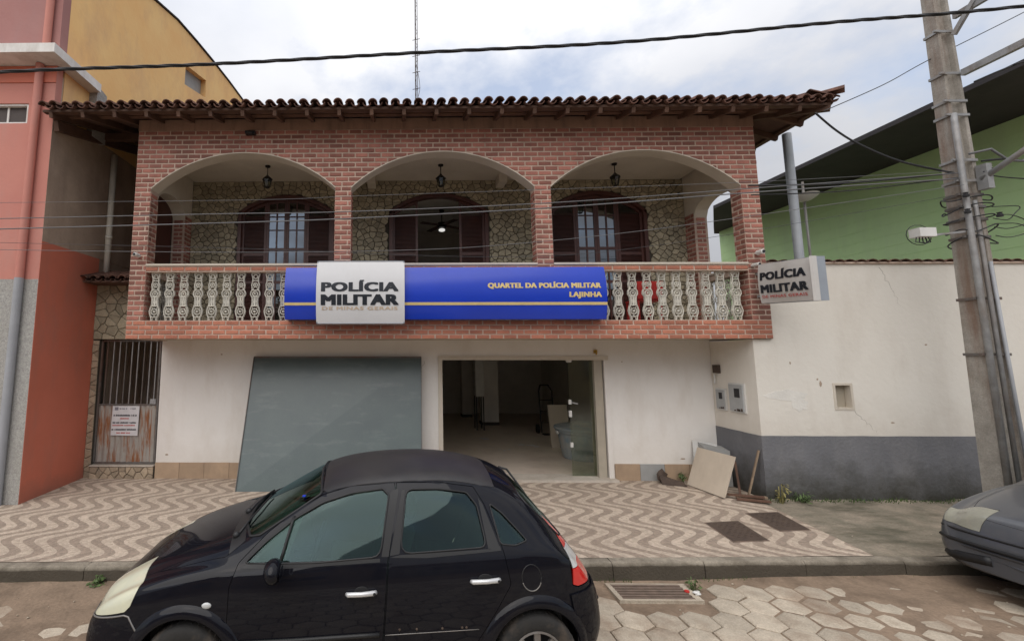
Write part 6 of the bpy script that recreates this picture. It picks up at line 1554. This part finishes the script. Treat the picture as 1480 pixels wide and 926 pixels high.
# repeater, fuel flap, mirror
h, nn = surf_y(bvh, -1.03, .715); m = MB(); m.blob((-1.03,h.y,.715), .034, 12, 8, (1,.35,.62)); m.build('side_repeater', M['tail_clear'], car, smooth=True)
fl = [(1.255+.072*cos(t), .835+.085*sin(t)) for t in [2*pi*q/24 for q in range(25)]]; surfline(bvh, fl, .0, .0035, 'fuel_flap_seam', M['trim'], car, dense=2); surfline(bvh, [(1.255+.072*cos(t), .835+.085*sin(t)) for t in [3.5+q*.14 for q in range(18)]], .002, .004, 'fuel_flap_rim', M['rim'], car, dense=2)
m = MB(); m.blob((-.555,-.965,.99), .105, 14, 10, (.62,1.0,.72)); mo = m.build('door_mirror', M['black_paint'], car, smooth=True)
m = MB(); m.v = [(-.505+.012*0, -.965+.088*cos(t), .99+.058*sin(t)) for t in [2*pi*q/18 for q in range(18)]]; m.f = [tuple(range(18))]; m.m = [0]; m.v = [(x_+.006,y_,z_) for x_, y_, z_ in m.v]; m.build('mirror_glass', M['mirror'], mo)
m = MB(); m.bar((-.60,-.78,.955),(-.58,-.92,.955),.09,.045); m.build('mirror_arm', M['trim'], mo)
m = MB(); m.blob((-.555,.965,.99), .105, 12, 8, (.62,1.0,.72)); m.build('door_mirror', M['black_paint'], car, smooth=True)
# wipers
def wsz(x, y): h = bvh.ray_cast(Vector((x,y,3)), Vector((0,0,-1))); return h[0]+h[1]*.012
m = MB(); m.tube([wsz(-.90,-.50),wsz(-.87,-.36),wsz(-.82,-.15),wsz(-.78,.10)], .008, 6); m.tube([wsz(-.93,-.05),wsz(-.91,.1),wsz(-.87,.32),wsz(-.83,.48)], .008, 6)
for p in ((-.92,-.52),(-.94,-.06)): m.blob(tuple(wsz(*p)), .028, 8, 5)
m.build('wiper', M['trim'], car, smooth=True)
h = bvh.ray_cast(Vector((1.45,.3,3)), Vector((0,0,-1)))[0]; m = MB(); m.tube([(1.36,.35,1.33),(1.44,.34,1.31),(1.52,.30,1.20),(1.58,.2,1.10)], .011, 6); m.build('rear_wiper', M['trim'], car, smooth=True)
# bumper lines, sticker, grille
surfline(bvh, [(-1.93,.575),(-1.80,.60),(-1.60,.645),(-1.565,.64),(-1.50,.55),(-1.47,.50)], .002, .006, 'bumper_line', M['rim'], car)
surfline(bvh, [(1.62,.70),(1.60,.64),(1.57,.52)], .002, .006, 'bumper_line', M['rim'], car)
bm_ = P_([(1.55,.70),(1.95,.72),(1.95,.25),(1.60,.25),(1.585,.5)],-1.2,1.2); s2 = solid(raw, -.014, .010); o = boolean(s2, [bm_], 'INTERSECT'); finish(o, 'rear_bumper', M['black_paint'], car); kill(bm_, s2)
m = MB()
for k in range(4): m.box(-1.995,-1.95,-.35,.35,.30+k*.045,.315+k*.045)
m.build('grille_bar', M['trim'], car)
m = MB(); p0 = wsz(-.42,-.46); m.box(p0.x-.012,p0.x+.012,p0.y-.02,p0.y+.02,p0.z-.012,p0.z-.008); m.build('blue_sticker', M['blue'], car)
# interior
def seatpart(x, y, rear=False):
    wd = .25 if not rear else .58
    m = MB(); m.hexa([(x-.26,y-wd,.42),(x+.22,y-wd,.38),(x+.22,y+wd,.38),(x-.26,y+wd,.42),(x-.26,y-wd,.58),(x+.22,y-wd,.54),(x+.22,y+wd,.54),(x-.26,y+wd,.58)])
    m.hexa([(x+.14,y-wd,.54),(x+.28,y-wd,.54),(x+.28,y+wd,.54),(x+.14,y+wd,.54),(x+.34,y-wd*.85,1.08),(x+.44,y-wd*.85,1.08),(x+.44,y+wd*.85,1.08),(x+.34,y+wd*.85,1.08)])
    for q in ([0] if not rear else [-.36,.36]): m.blob((x+.42,y+q,1.20), .12, 10, 6, (.5,1.1,.75))
    m.build('seat', M['seat'], car, smooth=False)
seatpart(.0,-.36); seatpart(.0,.36); seatpart(.80,0,True)
m = MB(); m.hexa([(-.95,-.70,.55),(-.45,-.70,.50),(-.45,.70,.50),(-.95,.70,.55),(-.88,-.68,1.0),(-.52,-.66,.93),(-.52,.66,.93),(-.88,.68,1.0)]); m.build('dashboard', M['seat_light'], car)
m = MB(); m.tube([(-.33+.06*sin(t), -.36+.185*cos(t), .90+.175*sin(t)) for t in [2*pi*q/22 for q in range(22)]], .016, 8, closed=True); m.bar((-.33,-.53,.9),(-.33,-.19,.9),.03,.05); m.bar((-.33,-.36,.9),(-.5,-.36,.86),.05,.05); m.build('steering_wheel', M['trim'], car, smooth=True)
m = MB(); m.box(-1.0,1.5,-.70,.70,.24,.38); m.box(1.25,1.55,-.60,.60,.38,.85); m.build('cabin_floor', M['seat'], car)
m = MB(); m.box(-.34,-.28,-.10,.10,1.33,1.40); m.build('inner_mirror', M['trim'], car)
kill(raw, hull, glass_shell, cws, crw, cdf, cdr, gdf, gdr, ch_, gh, crf, grf, chl, ghl, chr_, ghr, gtl, gtr, c, c2, *cw, *arches)

# ---------------- grey saloon, nose in view on the right
g = root('grey_saloon', 'grey saloon car entering from the right with its front corner in view', 'car', (7.74, 4.78, -.02), radians(10)); g.scale = (1, 1, 1.1); WO[g] = (0,0,0)
T = [(-2.06,.50),(-2.03,.60),(-1.96,.68),(-1.85,.735),(-1.6,.80),(-1.3,.86),(-1.0,.905),(-.86,.95),(-.6,1.10),(-.3,1.27),(-.05,1.36),(.3,1.40),(.7,1.385),(1.0,1.30),(1.3,1.13),(1.45,1.03),(1.7,.99),(1.95,.95),(2.03,.80),(2.06,.5)]
ZR = [(x, z-(.035 if x < -.9 or x > 1.4 else .09 if z > 1.2 else .05)) for x, z in T]
YR = [(-2.06,.50),(-1.9,.60),(-1.4,.66),(-.98,.69),(-.7,.66),(-.3,.60),(.1,.56),(.8,.55),(1.2,.60),(1.5,.66),(2.06,.58)]
W_ = [(-2.07,.56),(-2.04,.64),(-1.98,.71),(-1.88,.765),(-1.7,.80),(-1.4,.825),(0,.835),(1.5,.82),(1.85,.77),(2.0,.68),(2.07,.56)]
BE = [(-2.06,.46),(-1.98,.60),(-1.85,.68),(-1.6,.75),(-1.3,.80),(-.98,.85),(0,.88),(1.0,.92),(1.6,.93),(1.95,.88),(2.06,.5)]
ZB = [(-2.06,.26),(-1.9,.20),(-1.5,.19),(1.5,.19),(1.9,.22),(2.06,.28)]
FW_ = [(-2.06,.93),(0,.93),(2.06,.93)]
stn = [-2.065,-2.045,-2.01,-1.95,-1.86,-1.72,-1.5,-1.25,-1.05,-.92,-.82,-.6,-.35,-.1,.2,.5,.8,1.05,1.25,1.4,1.55,1.75,1.9,1.98,2.03,2.06]
raw = shell(stn, T, ZR, YR, W_, BE, ZB, FW_); bvh = BVHTree.FromObject(raw, bpy.context.evaluated_depsgraph_get())
hull = solid(raw, 0, .02); gs = solid(raw, .006, .005)
hl2 = roundp([(-1.73,.755),(-1.76,.69),(-1.86,.605),(-2.2,.565),(-2.2,.655),(-1.95,.695)], .12)
hood2 = roundp([(-1.955,0),(-1.93,-.36),(-1.84,-.52),(-1.5,-.64),(-.97,-.70),(-1.0,-.4),(-1.03,0),(-1.0,.4),(-.97,.70),(-1.5,.64),(-1.84,.52),(-1.93,.36)], .1)
ws2 = roundp([(-.90,0),(-.885,-.4),(-.80,-.62),(-.72,-.65),(-.20,-.54),(-.20,0),(-.20,.54),(-.72,.65),(-.80,.62),(-.885,.4)], .12)
sw2 = roundp([(-.72,.90),(-.30,1.20),(0,1.28),(.75,1.28),(1.15,1.10),(1.2,.96)], .12)
a_ = [P_(hl2,-1,-.38), P_(hl2,.38,1), P_(hood2,.6,1.5,'xy'), P_(ws2,.8,2,'xy'), P_(sw2,-1.2,1.2)]
b_g = [P_(offset_poly(hl2,.004),-1,-.375), P_(offset_poly(hl2,.004),.375,1), P_(offset_poly(hood2,.005),.6,1.5,'xy')]
gr_ = P_([(-2.2,.285),(-2.2,.42),(-1.9,.42),(-1.9,.285)],-.42,.42)
arches = []
for xx in (-1.25, 1.25):
    for (y0, y1) in ((-1.1,-.5),(.5,1.1)):
        m = MB(); m.lathe([(0,y0),(.335,y0),(.335,y1),(0,y1)], (xx,0,.30), 32, 'y'); arches.append(tmpobj(m))
o = boolean(hull, b_g+[a_[3],a_[4],gr_]+arches, 'DIFFERENCE'); finish(o, 'body', M['grey_paint'], g)
o1 = boolean(hull, [a_[2]], 'INTERSECT'); o = boolean(o1, b_g[:2], 'DIFFERENCE'); kill(o1); finish(o, 'bonnet', M['grey_paint'], g)
for c in a_[:2]: o = boolean(hull, [c], 'INTERSECT'); finish(o, 'headlight', M['head_lens2'], g)
o = boolean(gs, [a_[3]], 'INTERSECT'); finish(o, 'windscreen', M['car_glass'], g); 
for (y0, y1) in ((-1.2,0),(0,1.2)): c = P_(sw2, y0, y1); o = boolean(gs, [c], 'INTERSECT'); kill(c); finish(o, 'side_window', M['car_glass'], g)
m = MB(); m.box(-1.99,-1.93,-.43,.43,.28,.43); m.build('grille_backing', M['trim'], g)
def frontline(pts, rad, nm, mt_, off=.002):
    o_ = []
    for (y, z) in pts:
        h = bvh.ray_cast(Vector((-4,y,z)), Vector((1,0,0)))
        if h[0]: o_.append(h[0]+h[1]*off)
    if len(o_) > 1: m = MB(); m.tube(o_, rad, 6); m.build(nm, M[mt_], g, smooth=True)
frontline([(y*.1,.555) for y in range(-7,8)], .010, 'bumper_line', 'trim'); frontline([(y*.1,.47) for y in range(-7,8)], .018, 'bumper_moulding', 'trim')
frontline([(.30+k*.05,.365-.006*k) for k in range(8)], .045, 'lower_intake', 'trim', -.02); frontline([(-.30-k*.05,.365-.006*k) for k in range(8)], .045, 'lower_intake', 'trim', -.02)
frontline([(.075*cos(t), .605+.045*sin(t)) for t in [2*pi*q/20 for q in range(21)]], .008, 'emblem_ring', 'silver', .008); frontline([(-.05,.605),(0,.607),(.05,.605)], .012, 'emblem_bar', 'silver', .006)
for xx in (-1.25, 1.25):
    for s in (-1, 1): wheel(g, xx, s*.73, .295, s)
m = MB(); m.box(-.9,1.6,-.68,.68,.24,.4); m.box(-.9,-.5,-.66,.66,.4,.86); m.box(.1,.3,-.6,.6,.4,1.05); m.box(.9,1.1,-.6,.6,.4,1.0); m.build('interior', M['seat'], g)
m = MB(); m.tube([Vector(( -.92,-.5,.97)),Vector((-.75,-.2,1.07)),Vector((-.66,.1,1.13))], .009, 6); m.build('wiper', M['trim'], g)
for s in (-1,): m = MB(); m.blob((-.62,s*.93,.95), .10, 12, 8, (.6,1,.7)); m.build('door_mirror', M['grey_paint'], g, smooth=True)
kill(raw, hull, gs, gr_, *a_, *b_g, *arches)
for o in list(bpy.data.objects):
    if not o.users_collection: bpy.data.objects.remove(o)
for o in list(COL.objects):
    if o.type == 'MESH' and o.name.startswith('tmp'): bpy.data.objects.remove(o)

# ================================================================== houses across the street (behind the viewpoint; they show in the glass and paint)
M['house_a'] = mat('ochre_house_paint', (.42,.30,.18,1), rough=.85, stain=(.25,.19,.13,1))
M['house_b'] = mat('pale_house_paint', (.45,.44,.41,1), rough=.85, stain=(.28,.26,.23,1))
def house(x0, x1, y0, h, mt_, label):
    r5 = root('opposite_house', label, 'house', ((x0+x1)/2, y0, 0), group='houses across the street')
    m = MB(); m.box(x0, x1, y0-9, y0, -.1, h); m.build('wall', M[mt_], r5)
    m = MB(); m.hexa([(x0-.4,y0-9.4,h),(x1+.4,y0-9.4,h),(x1+.4,y0+.6,h),(x0-.4,y0+.6,h),(x0-.4,y0-4.6,h+1.5),(x1+.4,y0-4.6,h+1.5),(x1+.4,y0-4.4,h+1.5),(x0-.4,y0-4.4,h+1.5)]); m.build('roof', M['tile'], r5)
    n = int((x1-x0)/2.6)
    for k in range(n):
        xx = x0+(k+.5)*(x1-x0)/n
        for zz in ([1.0, 4.0] if h > 4.5 else [1.0]):
            m = MB(); m.box(xx-.6, xx+.6, y0, y0+.05, zz, zz+1.2); f_ = m.build('window', M['wood'], r5); m = MB(); m.box(xx-.52, xx+.52, y0+.051, y0+.06, zz+.08, zz+1.12); m.build('pane', M['win_glass'], f_)
house(-16, -7.5, -7.6, 3.4, 'house_b', 'single-storey pale house across the street at the left')
house(-7.2, .5, -8.2, 4.6, 'house_a', 'two-storey ochre house across the street')
house(.9, 8.4, -7.8, 3.2, 'house_b', 'single-storey pale house opposite the police building')
house(8.8, 18, -8, 4.4, 'house_a', 'two-storey ochre house across the street at the right')
